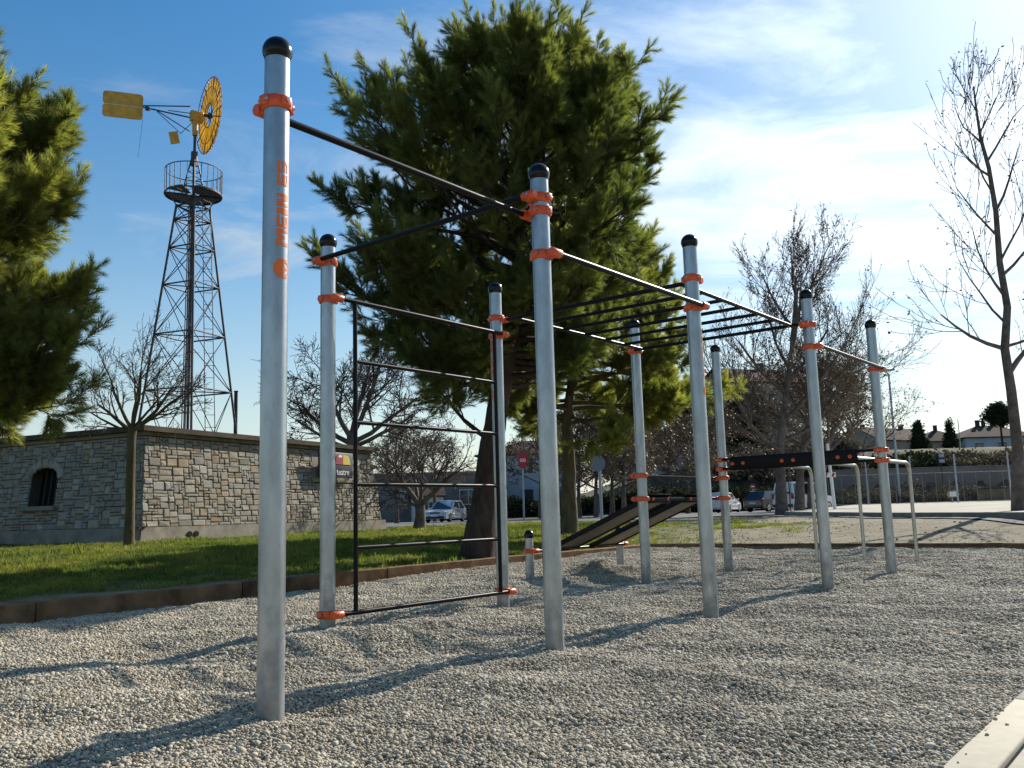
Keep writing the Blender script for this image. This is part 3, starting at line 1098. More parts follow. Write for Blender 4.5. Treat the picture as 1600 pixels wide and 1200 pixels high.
# sloping benches
for fr in (.255, .70):
    top = POS['P6'].lerp(POS['P8'], fr) + ND * OFF + UP * (ZR['h'])
    bot = POS['S1'].lerp(POS['S2'], fr) - ND * OFF + UP * (ZR['l'])
    sl = (bot - top); L_ = sl.length; sl.normalize()
    nrm = RD.cross(sl).normalized()
    if nrm.z < 0: nrm = -nrm
    M = frame_M(RD, sl, nrm)
    mid = top.lerp(bot, .5) + nrm * .005
    mb = MB(); mb.bbox(mid, (.50, L_ - .10, .028), .006, M)
    bench = mb.build('sloping_bench', M_BOARD, station)
    mb = MB()
    for s in (-1, 1):
        mb.bbox(mid + RD * s * .258, (.014, L_ - .06, .06), .004, M)
    mb.build('side_rail', M_BLACK, bench)
    for e, q in ((-1, top), (1, bot)):
        mb = MB()
        mb.bbox(q + nrm * .034, (.50, .11, .012), .003, M)
        mb.bbox(q + UP * 0 - sl * e * .06 + nrm * .004, (.50, .02, .06), .003, M)
        mb.tube([q - RD * .25, q + RD * .25], .026, 14)
        mb.build('hook_plate', M_BLACK, bench)
        for s in (-1, 1):
            mb = MB()
            cc = q + RD * s * .17 + nrm * .041
            mb.tube([cc, cc + nrm * .012], [.022, .016], 12)
            cc2 = q + RD * s * .17 + (-ND) * (.027 if e < 0 else .027)
            mb.tube([cc2, cc2 - ND * .012], [.022, .016], 12)
            mb.build('bolt_cover', M_ORANGE, bench)
# plate that carries the dip bars
bar_between('P8', 'P9', 'i', -RD, 'cross_bar')
bar_between('P8', 'P9', 'j', -RD, 'cross_bar')
q8 = POS['P8'] - RD * OFF; dr = -ND
zc = (ZR['i'] + ZR['j']) / 2
mb = MB()
MB_M = frame_M(dr, RD, UP)
pl_len = W_ - .40
mb.bbox(q8 + dr * (.17 + pl_len / 2) - RD * .021 + UP * (zc), (pl_len, .008, ZR['i'] - ZR['j'] + .052), .003, MB_M)
plate = mb.build('bar_plate', M_BLACK, station)
for i, px in enumerate((1277, 1351, 1433)):
    base = gnd(px, 870.5, .04)
    # bars leave the plate square to it
    sd = (base - q8).dot(dr)
    p0 = q8 + dr * sd - RD * .01 + UP * zc
    reach = (base - p0).dot(RD)
    rb_ = .13
    path = [p0, p0 + RD * (reach - rb_) * .5, p0 + RD * (reach - rb_)]
    for a in np.linspace(.2, math.pi / 2, 7):
        path.append(p0 + RD * (reach - rb_ + rb_ * math.sin(a)) - UP * rb_ * (1 - math.cos(a)))
    path.append(Vector((path[-1].x, path[-1].y, .6))); path.append(Vector((path[-1].x, path[-1].y, -.2)))
    mb = MB(); mb.tube(path, .0245, 18); mb.build('dip_bar', M_GALV2, station)
    for s in (-1, 1):
        c = q8 + dr * (sd + s * .07) - RD * .025 + UP * zc
        mb = MB(); mb.tube([c, c - RD * .010], [.024, .017], 14); mb.build('bolt_cover', M_ORANGE, plate)

# lettering on the posts: reads upwards
GLY = {'M': [(0, 0, .2, 1), (.8, 0, 1, 1), (.2, .62, .42, 1), (.58, .62, .8, 1), (.40, .35, .60, .85)],
       'E': [(0, 0, .28, 1), (.28, .78, 1, 1), (.28, .39, .92, .61), (.28, 0, 1, .22)],
       'I': [(0, 0, 1, 1)],
       'N': [(0, 0, .26, 1), (.74, 0, 1, 1), (.26, .55, .5, .95), (.5, .05, .74, .5), (.38, .3, .62, .7)],
       'S': [(0, .78, 1, 1), (0, .40, .26, .78), (0, .40, 1, .60), (.74, 0, 1, .40), (0, 0, 1, .22)]}


def wrap(mb, p, x0, y0, x1, y1, zbase, mid_ang, r):
    """rectangle in letter space (x up the post, y round it) laid on the post"""
    n = max(2, int(abs(y1 - y0) / .006) + 1)
    vs = []
    for i in range(n + 1):
        yy = y0 + (y1 - y0) * i / n
        a = mid_ang - yy / RP          # larger y = further to the viewer's left
        for xx in (x0, x1):
            vs.append((p.x + r * math.cos(a), p.y + r * math.sin(a), zbase + xx))
    fs = [(2 * i, 2 * i + 1, 2 * i + 3, 2 * i + 2) for i in range(n)]
    mb.add(vs, fs, True)


def lettering(k, ztop, zbot, ang, hexz):
    """ang is the direction (from the post's middle) that the lettering faces"""
    p = POS[k]; H = .060; r = RP + .0012
    adv = [('M', 1.45), ('E', 1.0), ('I', .55), ('N', 1.1), (' ', .45), ('E', 1.0), ('S', 1.0)]
    gap = .14
    tot = sum(w for _, w in adv) + gap * (len(adv) - 1)
    u = (ztop - zbot) / tot
    x = 0
    mb = MB()
    for ch, w in adv:
        if ch != ' ':
            for (a, b, c, d) in GLY[ch]:
                wrap(mb, p, x + a * w * u, -(H / 2) + b * H, x + c * w * u, -(H / 2) + d * H, zbot, ang, r)
        x += (w + gap) * u
    mb.build('lettering', M_OPRINT, POSTS[k])
    # six-sided emblem with two notches
    mb = MB(); hz = hexz; hr = .042
    for i in range(12):
        y0 = -hr + 2 * hr * i / 12; y1 = y0 + 2 * hr / 12; ym = (y0 + y1) / 2
        half = hr * .98 if abs(ym) < hr * .45 else hr * .98 * (1 - (abs(ym) - hr * .45) / (hr * .55) * .62)
        if ym > -hr * .15:
            wrap(mb, p, -half, y0, half, y1, hz, ang, r)
        else:
            for a, b in ((-half, -.62 * half), (-.16 * half, .16 * half), (.62 * half, half)):
                wrap(mb, p, a, y0, b, y1, hz, ang, r)
    mb.build('emblem', M_OPRINT, POSTS[k])


def facing(k, d):
    p = POS[k]
    return math.atan2(-p.y, -p.x) + d


def zat(k, px, py):
    return at(px, py, POS[k].y).z


lettering('P1', zat('P1', 440, 257), zat('P1', 440, 388), facing('P1', .62), zat('P1', 436, 423))
lettering('P4', zat('P4', 770, 533), zat('P4', 770, 600), facing('P4', -1.30), zat('P4', 770, 618))
lettering('P5', zat('P5', 1085, 515), zat('P5', 1085, 590), facing('P5', 1.62), zat('P5', 1085, 612))

# ================================================================== STONE BUILDING
FAZ = R(25)
FD = Vector((math.sin(FAZ), math.cos(FAZ), 0))                 # along the sunlit front
FN = Vector((FD.y, -FD.x, 0))                                   # out of the front
GD = -FN                                                        # along the shaded side, away from the corner
CORN = gnd(219, 849, .30)
FL, GL, BH = 10.9, 9.0, 2.92
BAT = .115
bld = thing('stone_building', (CORN.x, CORN.y, .1), 'low flat-roofed building of grey rubble stone with an arched barred window', 'building')


def wall_pt(side, s, z, out=0.0):
    """s along the wall from the shared corner, z above the foot; walls lean in"""
    lean = BAT * z
    if side == 'F':
        return Vector((CORN.x, CORN.y, CORN.z + z)) + FD * s + FN * (out - lean) + FN * 0
    return Vector((CORN.x, CORN.y, CORN.z + z)) + GD * s - FD * (out - lean)


# cores (walls behind the stones)
PL = .40            # plinth height
zt = BH - .02
AW = dict(s0=3.38, s1=4.52, z0=1.05, z1=1.86, rise=.28)


def arch_pts(n=9, grow=0.0):
    s0, s1, z0, z1 = AW['s0'] - grow, AW['s1'] + grow, AW['z0'] - grow, AW['z1']
    m = (s0 + s1) / 2; hw = (s1 - s0) / 2
    pts = [(s0, z0), (s1, z0)]
    for i in range(n + 1):
        a = math.pi * i / n
        pts.append((m + hw * math.cos(a), z1 + (AW['rise'] + grow) * math.sin(a)))
    return pts


bm = bmesh.new()
outer = [(.02, 0), (GL, 0), (GL, zt), (BAT * zt + .02, zt)]
hole = arch_pts()
vo = [bm.verts.new(wall_pt('G', s, z, -.02)) for s, z in outer]
vh = [bm.verts.new(wall_pt('G', s, z, -.02)) for s, z in hole]
ed = [bm.edges.new((vo[i], vo[(i + 1) % 4])) for i in range(4)] + [bm.edges.new((vh[i], vh[(i + 1) % len(vh)])) for i in range(len(vh))]
bmesh.ops.triangle_fill(bm, edges=ed, use_beauty=True)
bm.verts.index_update()
mb = MB()
mb.add([v.co for v in bm.verts], [tuple(v.index for v in f.verts) for f in bm.faces], False)
bm.free()
# window reveal
vs = [wall_pt('G', s, z, -.02) for s, z in hole] + [wall_pt('G', s, z, -.02) + FD * .34 for s, z in hole]
n = len(hole)
mb.add(vs, [(i, (i + 1) % n, (i + 1) % n + n, i + n) for i in range(n)], False)
mb.build('side_wall', M_MORTAR, bld)
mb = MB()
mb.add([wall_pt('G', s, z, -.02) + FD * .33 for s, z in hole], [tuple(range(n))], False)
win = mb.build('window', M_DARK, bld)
for i in range(5):
    s = AW['s0'] + (AW['s1'] - AW['s0']) * (i + .5) / 5
    mb = MB(); mb.tube([wall_pt('G', s, AW['z0'] + .01) + FD * .22, wall_pt('G', s, AW['z1'] + .26) + FD * .22], .02, 8); mb.build('window_bar', M_IRON, win)
mb = MB()
mb.bbox(wall_pt('G', (AW['s0'] + AW['s1']) / 2, AW['z0'] - .06, .06), (AW['s1'] - AW['s0'] + .3, .24, .12), .01, frame_M(GD, FD, UP))
mb.build('window_sill', M_CONC2, win)
mb = MB()
c = [wall_pt('F', 0.02, 0, -.02), wall_pt('F', FL + .33, 0, -.02), wall_pt('F', FL, zt, -.02), wall_pt('F', BAT * zt + .02, zt, -.02)]
c2 = [p - FN * 8.0 for p in (c[1], c[2])]
mb.add(c + c2, [(0, 1, 2, 3), (1, 4, 5, 2)], False)
mb.build('front_wall', M_MORTAR, bld)
# plinth
for side, ln, d, o in (('F', FL + .42, FD, FN), ('G', GL, GD, -FD)):
    mb = MB()
    s0 = -.075
    pts = [wall_pt(side, s0, -.5, .075), wall_pt(side, ln, -.5, .075), wall_pt(side, ln, PL, .075), wall_pt(side, s0, PL, .075),
           wall_pt(side, s0, PL, -.1), wall_pt(side, ln, PL, -.1), wall_pt(side, ln, -.5, -.3)]
    mb.add(pts, [(0, 1, 2, 3), (3, 2, 5, 4), (1, 6, 5, 2)], False)
    pl = mb.build('plinth', M_CONC2, bld)
    if side == 'F':
        for ds in (1.62, 1.86):
            mb = MB()
            c_ = wall_pt('F', ds, .18, .055)
            mb.tube([c_, c_ + FN * .05], .085, 16)
            vp = mb.build('vent_pipe', M_PLASTIC, pl)
            mb = MB(); mb.tube([c_ + FN * .0505, c_ + FN * .053], .07, 16); mb.build('opening', M_DARK, pl)
# roof slab / cornice
mb = MB()
ov = .24; hz = .14
crn = Vector((CORN.x, CORN.y, CORN.z + BH)) + GD * (BAT * BH) + FD * (BAT * BH)
A = crn + FN * ov - FD * ov; B = A + FD * (FL + ov * 2 - BAT * BH - .05); D_ = A + GD * (GL + .3); Cc = B + GD * (GL + .3)
prof = [(0, 0), (.0, hz)]
vs = []
for q in (A, B, Cc, D_):
    vs += [q, q + UP * hz]
mb.add(vs, [(0, 2, 3, 1), (2, 4, 5, 3), (4, 6, 7, 5), (6, 0, 1, 7), (1, 3, 5, 7), (0, 6, 4, 2)], False)
mb.build('roof_slab', mat('dark coping', (.085, .07, .05), rough=.9, var=.3, vscale=1.5, bump=.2), bld)
# step under the slab
mb = MB()
A2 = crn + FN * .05 - FD * .05; B2 = A2 + FD * (FL + .1 - BAT * BH); D2 = A2 + GD * GL
mb.add([A2 - UP * .10, B2 - UP * .10, D2 - UP * .10, A2 + UP * .0, B2, D2], [(0, 1, 4, 3), (2, 0, 3, 5)], False)
mb.build('cornice_band', M_CONC2, bld)


# stones
def stone_shape(seed):
    rr = random.Random(seed)
    J = lambda a: rr.uniform(-a, a)
    V = []
    base = [(-.5, -.5), (.5, -.5), (.5, .5), (-.5, .5)]
    for x, y in base: V.append((x, y, -.6))
    rim = []
    for x, y in base:
        rim.append((x + J(.035), y + J(.05), .25 + J(.12)))
    V += rim
    for x, y in base:
        V.append((x * .86 + J(.05), y * .80 + J(.06), .85 + J(.22)))
    V.append((J(.15), J(.15), 1.0 + J(.25)))
    F = []
    for i in range(4):
        j = (i + 1) % 4
        F += [(i, j, j + 4, i + 4), (i + 4, j + 4, j + 8, i + 8), (i + 8, j + 8, 12)]
    me = bpy.data.meshes.new('stone')
    me.from_pydata(V, [], F)
    return me


STM = []
for i in range(14):
    me = stone_shape(40 + i)
    me.materials.append([M_STONE, M_STONE, M_STONE_G, M_STONE, M_STONE_G, M_STONE_W, M_STONE][i % 7])
    STM.append(me)


def pack(ns, nz, blocked, rr, big=1.0):
    occ = np.zeros((ns, nz), bool)
    for s in range(ns):
        for z in range(nz):
            if blocked(s, z): occ[s, z] = True
    out = []
    for z in range(nz):
        for s in range(ns):
            if occ[s, z]: continue
            w = rr.choice([1, 2, 2, 3, 3, 4, 5]); h = rr.choice([1, 1, 2, 2, 2, 3])
            if h >= 3: w = min(w, 4)
            if h == 1: w = max(w, 2)
            w = min(w, ns - s); h = min(h, nz - z)
            while w > 1 and occ[s:s + w, z].any(): w -= 1
            while h > 1 and occ[s:s + w, z:z + h].any(): h -= 1
            occ[s:s + w, z:z + h] = True
            out.append((s, z, w, h))
    return out


CS, CZ = .10, .080
stones = []
rr = random.Random(21)
zrange = BH - PL - .10
PAN = dict(s0=7.3, s1=10.05, z0=1.72, z1=2.72)
for side in 'FG':
    ln = FL if side == 'F' else GL
    ns, nz = int((ln + .25) / CS), int(round(zrange / CZ))

    def blocked(s, z, side=side):
        sc, zc_ = (s + .5) * CS, PL + (z + .5) * CZ
        if side == 'F':
            return PAN['s0'] < sc < PAN['s1'] and PAN['z0'] < zc_ < PAN['z1']
        m = (AW['s0'] + AW['s1']) / 2; hw = (AW['s1'] - AW['s0']) / 2 + .02
        if abs(sc - m) > hw or zc_ < AW['z0'] - .12: return False
        return zc_ < AW['z1'] + (AW['rise'] + .02) * math.sqrt(max(0, 1 - ((sc - m) / hw) ** 2)) + .05
    for s, z, w, h in pack(ns, nz, blocked, rr):
        sc, zc_ = (s + w / 2) * CS, PL + (z + h / 2) * CZ
        if side == 'F' and sc + w * CS / 2 > FL + .33 * (1 - zc_ / BH) + .06: continue
        # near the left corner the wall leans with its neighbour
        lim = BAT * zc_
        s0, s1_ = s * CS, (s + w) * CS
        if s1_ < lim + .04: continue
        s0 = max(s0, lim + 0.004)
        stones.append((side, s0, s1_, PL + z * CZ, PL + (z + h) * CZ))
# quoins' order: the largest on screen become single stones
def stone_matrix(st):
    side, s0, s1_, z0, z1 = st
    jg = .010
    c = wall_pt(side, (s0 + s1_) / 2, (z0 + z1) / 2, 0)
    if side == 'F': x, o = FD, FN
    else: x, o = GD, -FD
    y = (UP - o * BAT).normalized()
    n_ = x.cross(y)
    if n_.dot(o) < 0: n_ = -n_; x = -x
    dpt = rr.uniform(.020, .046)
    sx, sy = s1_ - s0 - jg, z1 - z0 - jg
    tw = rr.uniform(-.03, .03)
    M = frame_M(x, y, n_, c) @ Matrix.Rotation(tw, 4, 'Z') @ Matrix.Diagonal((sx, sy, dpt, 1))
    area = (s1_ - s0) * (z1 - z0) * (1.0 if side == 'F' else .8) / (c.y ** 2)
    return M, area, c


recs = [(stone_matrix(st), st) for st in stones]


def seen(c):
    return bool(visible(c.x, c.y, c.z, 0, 0)) and c.x > -13.2


vis = sorted([r for r in recs if seen(r[0][2])], key=lambda r: -r[0][1])
single = vis[:296]
rest = vis[296:] + [r for r in recs if not seen(r[0][2])]
loc0 = Vector(bld['_o'])
for (M, a_, c), st in single:
    ob = bpy.data.objects.new('stone', rr.choice(STM))
    COL.objects.link(ob)
    ob.parent = bld
    ob.matrix_local = Matrix.Translation(-loc0) @ M
mb = MB()
for (M, a_, c), st in rest:
    me = rr.choice(STM)
    mb.cur = {M_STONE: 0, M_STONE_G: 1, M_STONE_W: 2}[me.materials[0]]
    mb.add([M @ v.co for v in me.vertices], [tuple(p.vertices) for p in me.polygons], False)
smallst = mb.build('small_stones', [M_STONE, M_STONE_G, M_STONE_W], bld)
smallst['kind'] = 'stuff'
# arch stones over the window
m_, hw = (AW['s0'] + AW['s1']) / 2, (AW['s1'] - AW['s0']) / 2
for i in range(9):
    a = math.pi * (i + .5) / 9
    c = wall_pt('G', m_ + (hw + .10) * math.cos(a), AW['z1'] + (AW['rise'] + .10) * math.sin(a), .03)
    ob = bpy.data.objects.new('arch_stone', STM[i % 3]); COL.objects.link(ob); ob.parent = bld
    M = frame_M(GD, UP, -FD, c)
    if M.determinant() < 0: M = frame_M(-GD, UP, -FD, c)
    ob.matrix_local = Matrix.Translation(-loc0) @ M @ Matrix.Rotation(-(a - math.pi / 2) if GD.dot(Vector((M[0][0], M[1][0], M[2][0]))) < 0 else a - math.pi / 2, 4, 'Z') @ Matrix.Diagonal((.22, .25, .05, 1))
# smooth rendered panel behind the sign
mb = MB()
c = wall_pt('F', (PAN['s0'] + PAN['s1']) / 2, (PAN['z0'] + PAN['z1']) / 2, .012)
Mp = frame_M(FD, (UP - FN * BAT).normalized(), FD.cross((UP - FN * BAT).normalized()), (0, 0, 0))
mb.bbox(c, (PAN['s1'] - PAN['s0'], PAN['z1'] - PAN['z0'], .05), .006, Mp)
mb.build('plaster_panel', mat('plaster', (.36, .32, .25), rough=.9, var=.12, vscale=2), bld)

# theatre sign: dark board with a coloured arch and white lettering, hung off the panel
SGC = wall_pt('F', 8.25, 2.30, .30)
sign = thing('theatre_sign', SGC, 'dark theatre sign with white lettering and red and yellow petals on the stone wall', 'sign')
SGN = FN.copy(); SGX = FD.copy()
Ms = frame_M(SGX, UP, FN if SGX.cross(UP).dot(FN) > 0 else -FN)
mb = MB()
mb.bbox(SGC, (1.9, .86, .06), .01, Ms)
board = mb.build('sign_board', mat('sign charcoal', (.035, .037, .045), rough=.45), sign)
mb = MB(); mb.bbox(SGC - SGX * .80 + FN * .033, (.28, .84, .012), .003, Ms)
mb.build('blue_strip', mat('sign blue', (.015, .04, .19), rough=.45), sign)
mb = MB()
for s in (-.6, .6):
    mb.tube([SGC + SGX * s, SGC + SGX * s - FN * .30], .025, 8)
mb.build('bracket', M_IRON, sign)


def petal(cx_, w, col, nm, flip):
    pts = []
    for i in range(9):
        t = i / 8
        a = math.pi / 2 * t
        pts.append((math.sin(a) * w if not flip else -math.sin(a) * w, .30 * math.cos(a)))
    pts = [(0, 0)] + ([(x, y) for x, y in pts] if not flip else [(x, y) for x, y in pts])
    M = Matrix.Translation(SGC + SGX * cx_ + UP * .04 + FN * .032) @ Ms
    mb = MB(); mb.poly_prism(pts, .012, M); mb.build(nm, mat(nm + ' ' + str(col), col, rough=.45), sign)


mb = MB()
M = Matrix.Translation(SGC + SGX * .23 + UP * .03 + FN * .032) @ Ms
mb.poly_prism([(-.30, 0), (.12, 0), (.12, .33), (-.16, .33), (-.25, .26)], .012, M)
mb.build('red_petal', mat('petal red', (.33, .05, .06), rough=.45), sign)
mb = MB()
mb.poly_prism([(.13, 0), (.56, 0), (.53, .17), (.44, .29), (.33, .33), (.13, .33)], .012, M)
mb.build('yellow_petal', mat('petal yellow', (.62, .50, .07), rough=.45), sign)
mb = MB()
mb.poly_prism([(-.14, .24), (.06, .24), (.06, .32), (-.12, .32)], .016, M)
mb.build('white_petal', M_WHITE, sign)
fc = bpy.data.curves.new('lettering', 'FONT')
fc.body = 'teatre'; fc.size = .30; fc.extrude = .006; fc.align_x = 'CENTER'
fo = bpy.data.objects.new('lettering_tmp', fc)
COL.objects.link(fo)
bpy.context.view_layer.update()
lm = bpy.data.meshes.new_from_object(fo.evaluated_get(bpy.context.evaluated_depsgraph_get()))
bpy.data.objects.remove(fo)
lm.materials.append(M_WHITE)
lo_ = bpy.data.objects.new('lettering', lm); COL.objects.link(lo_); lo_.parent = sign
lo_.matrix_local = Matrix.Translation(SGX * .36 - UP * .33 + FN * .034) @ Ms
# thin pole behind the roof
q = at(368, 664, 34)
mb = MB(); top = at(370, 612, 34)
mb.tube([(q.x, q.y, lz(q.x, q.y) - .1), (q.x, q.y, top.z)], .07, 10)
mb.tube([(q.x, q.y, top.z), (q.x, q.y, top.z + .03)], .085, 10)
tag(mb.build('post', M_IRON, None, (q.x, q.y, 0)), 'dark bare post rising behind the flat roof of the stone building', 'post')

# ================================================================== WINDMILL
WD = 33.0
wb = at(294, 640, WD)
wx, wy = wb.x, wb.y
wz0 = lz(wx, wy)
mill = thing('wind_pump', (wx, wy, wz0), 'dark lattice wind pump tower with a yellow wheel and tail vane', 'windmill')


def zmill(py): return at(294, py, WD).z


ROT = R(24)
z_pl = zmill(305)                         # platform
z_hd = zmill(205)
legs_top = zmill(252)
half0 = 1.78 + .25


def half(z):
    # half width of the square tower
    zb, zp = zmill(640), zmill(322)
    t = (z - zb) / (zp - zb)
    return 1.62 + (.60 - 1.62) * t


def cpt(i, z, k=1.0):
    a = ROT + math.pi / 2 * i
    h = half(z) * k
    return Vector((wx + h * math.cos(a), wy + h * math.sin(a), z))


for i in range(4):
    mb = MB(); mb.tube([cpt(i, wz0 - .1), cpt(i, zmill(322))], .045, 6); mb.build('tower_leg', M_TOWER, mill)
levels = [wz0 + 1.3, zmill(612), zmill(525), zmill(448), zmill(390), zmill(346), zmill(324)]
for li, z in enumerate(levels):
    mb = MB()
    for i in range(4): mb.tube([cpt(i, z), cpt((i + 1) % 4, z)], .032, 5)
    mb.tube([cpt(0, z), cpt(2, z)], .022, 4); mb.tube([cpt(1, z), cpt(3, z)], .022, 4)
    mb.build('girt', M_TOWER, mill)
for z0, z1 in zip(levels[:-1], levels[1:]):
    mb = MB()
    for i in range(4):
        mb.tube([cpt(i, z0), cpt((i + 1) % 4, z1)], .020, 4); mb.tube([cpt((i + 1) % 4, z0), cpt(i, z1)], .020, 4)
    mb.build('cross_brace', M_TOWER, mill)
mb = MB(); mb.tube([(wx, wy, wz0), (wx, wy, z_hd)], .052, 10); mb.build('pump_pipe', M_TOWER, mill)
mb = MB(); mb.tube([(wx - .16, wy, wz0), (wx - .1, wy, z_pl)], .03, 6); mb.tube([(wx - .26, wy, wz0), (wx - .16, wy, z_pl)], .02, 6); mb.build('pump_rod', M_TOWER, mill)
mb = MB()
la, lb = Vector((wx + .9, wy - .35, wz0)), Vector((wx + .42, wy - .2, z_pl))
off = Vector((.34, .12, 0))
mb.tube([la, lb], .016, 4); mb.tube([la + off, lb + off * .8], .016, 4)
for i in range(28):
    t = (i + .5) / 28
    mb.tube([la.lerp(lb, t), (la + off).lerp(lb + off * .8, t)], .010, 4)
mb.build('ladder', M_TOWER, mill)
# platform of boards
PR = 1.05
for i in range(16):
    if i in (9, 12): continue
    a0 = 2 * math.pi * (i + .04) / 16; a1 = 2 * math.pi * (i + .96) / 16
    mb = MB()
    pts = [(.22 * math.cos(a0), .22 * math.sin(a0)), (PR * math.cos(a0), PR * math.sin(a0)), (PR * math.cos((a0 + a1) / 2), PR * math.sin((a0 + a1) / 2)), (PR * math.cos(a1), PR * math.sin(a1)), (.22 * math.cos(a1), .22 * math.sin(a1))]
    mb.poly_prism(pts, .04, Matrix.Translation((wx, wy, z_pl)))
    mb.build('platform_board', M_TOWER, mill)
mb = MB()
ring = [(wx + PR * math.cos(a), wy + PR * math.sin(a)) for a in np.linspace(0, 2 * math.pi, 41)]
mb.tube([(x, y, z_pl - .03) for x, y in ring], .03, 6, False)
for i in range(4):
    a = ROT + math.pi / 2 * i
    mb.tube([(wx, wy, z_pl - .03), (wx + PR * math.cos(a), wy + PR * math.sin(a), z_pl - .03)], .03, 5)
    q = cpt(i, zmill(324)); mb.tube([q, (wx + PR * .8 * math.cos(a), wy + PR * .8 * math.sin(a), z_pl - .03)], .025, 5)
mb.build('platform_frame', M_TOWER, mill)
rh = zmill(268) - zmill(303)
rh = .95
mb = MB(); mb.tube([(x, y, z_pl + rh) for x, y in ring], .020, 6, False); mb.build('hand_rail', M_TOWER, mill)
for i in range(26):
    a = 2 * math.pi * i / 26
    x, y = wx + PR * math.cos(a), wy + PR * math.sin(a)
    mb = MB()
    pr = [(z_pl + rh * j / 9, .011 if j % 2 else .020) for j in range(10)]
    mb.tube([(x, y, z) for z, r_ in pr], [r_ for z, r_ in pr], 5)
    mb.build('baluster', M_TOWER, mill)
# upper stub
mb = MB()
for i in range(4):
    a = ROT + math.pi / 2 * i
    mb.tube([(wx + .42 * math.cos(a), wy + .42 * math.sin(a), z_pl), (wx + .10 * math.cos(a), wy + .10 * math.sin(a), legs_top + .1)], .03, 5)
for j in range(5):
    t = (j + .5) / 5.2; z = z_pl + (legs_top - z_pl) * t; h = .42 - .32 * t
    mb.tube([(wx + h * math.cos(ROT + math.pi / 2 * i), wy + h * math.sin(ROT + math.pi / 2 * i), z) for i in range(5)], .016, 4)
mb.build('tower_head', M_TOWER, mill)
mb = MB(); mb.tube([(wx, wy, legs_top - .2), (wx, wy, zmill(238))], .13, 10); mb.build('turntable', M_TOWER, mill)
# head, wheel, tail
AZ = R(54)
AZT = R(70)
AX = Vector((math.sin(AZ), math.cos(AZ), 0.0))
WC = at(316.5, 181, WD + .3)
hub0 = Vector((wx, wy, WC.z - .05))
SDV = AX.cross(UP).normalized()
mb = MB()
mb.bbox(hub0 + AX * .05 - UP * .12, (.5, .26, .42), .04, frame_M(AX, SDV, UP))
mb.tube([hub0 - UP * .9, hub0 - UP * .2], [.10, .12], 10)
mb.build('gear_box', M_YEL, mill)
WCc = hub0 + AX * .55 + UP * .05
mb = MB(); mb.tube([hub0, WCc + AX * .12], .06, 10); mb.tube([WCc - AX * .05, WCc + AX * .07], .13, 12); mb.build('wheel_hub', M_TOWER, mill)
WR = 1.47
NB = 24


def wpt(a, r, d=0.0):
    return WCc + (SDV * math.cos(a) + UP * math.sin(a)) * r + AX * d


M_BLADE = leaf_mat('yellow wheel blade', (.62, .43, .10), (.72, .52, .15), trans=.5, nscale=3, rand=.05, rough=.4, tm=(1.15, 1.2, 1.1))
for i in range(NB):
    a = 2 * math.pi * i / NB
    rd = (SDV * math.cos(a) + UP * math.sin(a)); tg = (-SDV * math.sin(a) + UP * math.cos(a))
    pit = R(3)
    mb = MB()
    rows = []
    for j in range(4):
        r = .42 + (WR - .42) * j / 3
        hw = .5 * (2 * math.pi * r / NB) * 1.16
        row = []
        for k in (-1, 0, 1):
            q = WCc + rd * r + tg * (k * hw * math.cos(pit)) - AX * (k * hw * math.sin(pit)) + AX * (.025 * (1 - abs(k)))
            row.append(q)
        rows.append(row)
    v = [q for row in rows for q in row]; nn = len(v)
    v2 = [q + AX * .006 for q in v]
    f = []
    for j in range(3):
        for k in range(2):
            b = j * 3 + k
            f += [(b, b + 1, b + 4, b + 3), (b + nn + 3, b + nn + 4, b + nn + 1, b + nn)]
    edge_ = [0, 1, 2, 5, 8, 11, 10, 9, 6, 3]
    for x_, y_ in zip(edge_, edge_[1:] + edge_[:1]): f.append((x_, x_ + nn, y_ + nn, y_))
    mb.add(v + v2, f, True)
    mb.build('blade', M_BLADE, mill)
mb = MB()
for r in (.48, 1.12, WR + .02):
    mb.tube([wpt(a, r, -.06) for a in np.linspace(0, 2 * math.pi, 49)], .014, 5, False)
for i in range(8):
    a = 2 * math.pi * (i + .5) / 8
    mb.tube([wpt(a, .1, .05), wpt(a, WR + .02, -.04)], .014, 4)
mb.build('wheel_frame', M_TOWER, mill)
mb = MB()
for i in range(NB * 2):
    a = 2 * math.pi * i / (NB * 2)
    mb.tube([wpt(a, WR, -.03), wpt(a, WR + .075, -.03)], .014, 4)
mb.build('blade_tips', M_RED, mill)['kind'] = 'stuff'
AX = Vector((math.sin(AZT), math.cos(AZT), 0.0)); SDV = AX.cross(UP).normalized()
TL = hub0 - AX * .2
vane0 = hub0 - AX * 1.9 - UP * .02
mb = MB()
mb.tube([TL + UP * .28, vane0 + UP * .10], .024, 6); mb.tube([TL - UP * .18, vane0 + UP * .04], .028, 6); mb.tube([TL - UP * .75, vane0 + AX * .4 + UP * .02], .02, 6)
mb.tube([TL - UP * .05 + SDV * .1, vane0 + AX * .9 + UP * .03], .016, 6)
mb.bbox(vane0 + AX * .16, (.16, .06, .16), .01, frame_M(AX, SDV, UP))
mb.build('tail_boom', M_TOWER, mill)
Mv = frame_M(-AX, UP, (-AX).cross(UP))
for nm, sgn in (('tail_vane', 1), ('tail_vane', -1)):
    L2, H2 = 1.42, .52
    pts = [(0, .006)] + [(L2 - .06, .006), (L2, .09)] + [(L2 - .12 + .12 * math.cos(a), H2 - .12 + .12 * math.sin(a)) for a in np.linspace(0, math.pi / 2, 5)] + \
          [(.12 - .12 * math.sin(a), H2 - .12 + .12 * math.cos(a)) for a in np.linspace(0, math.pi / 2, 5)]
    if sgn < 0: pts = [(x, -y) for x, y in pts][::-1]
    mb = MB(); mb.poly_prism(pts, .012, Matrix.Translation(vane0 + UP * .02) @ Mv); mb.build(nm, M_YEL, mill)
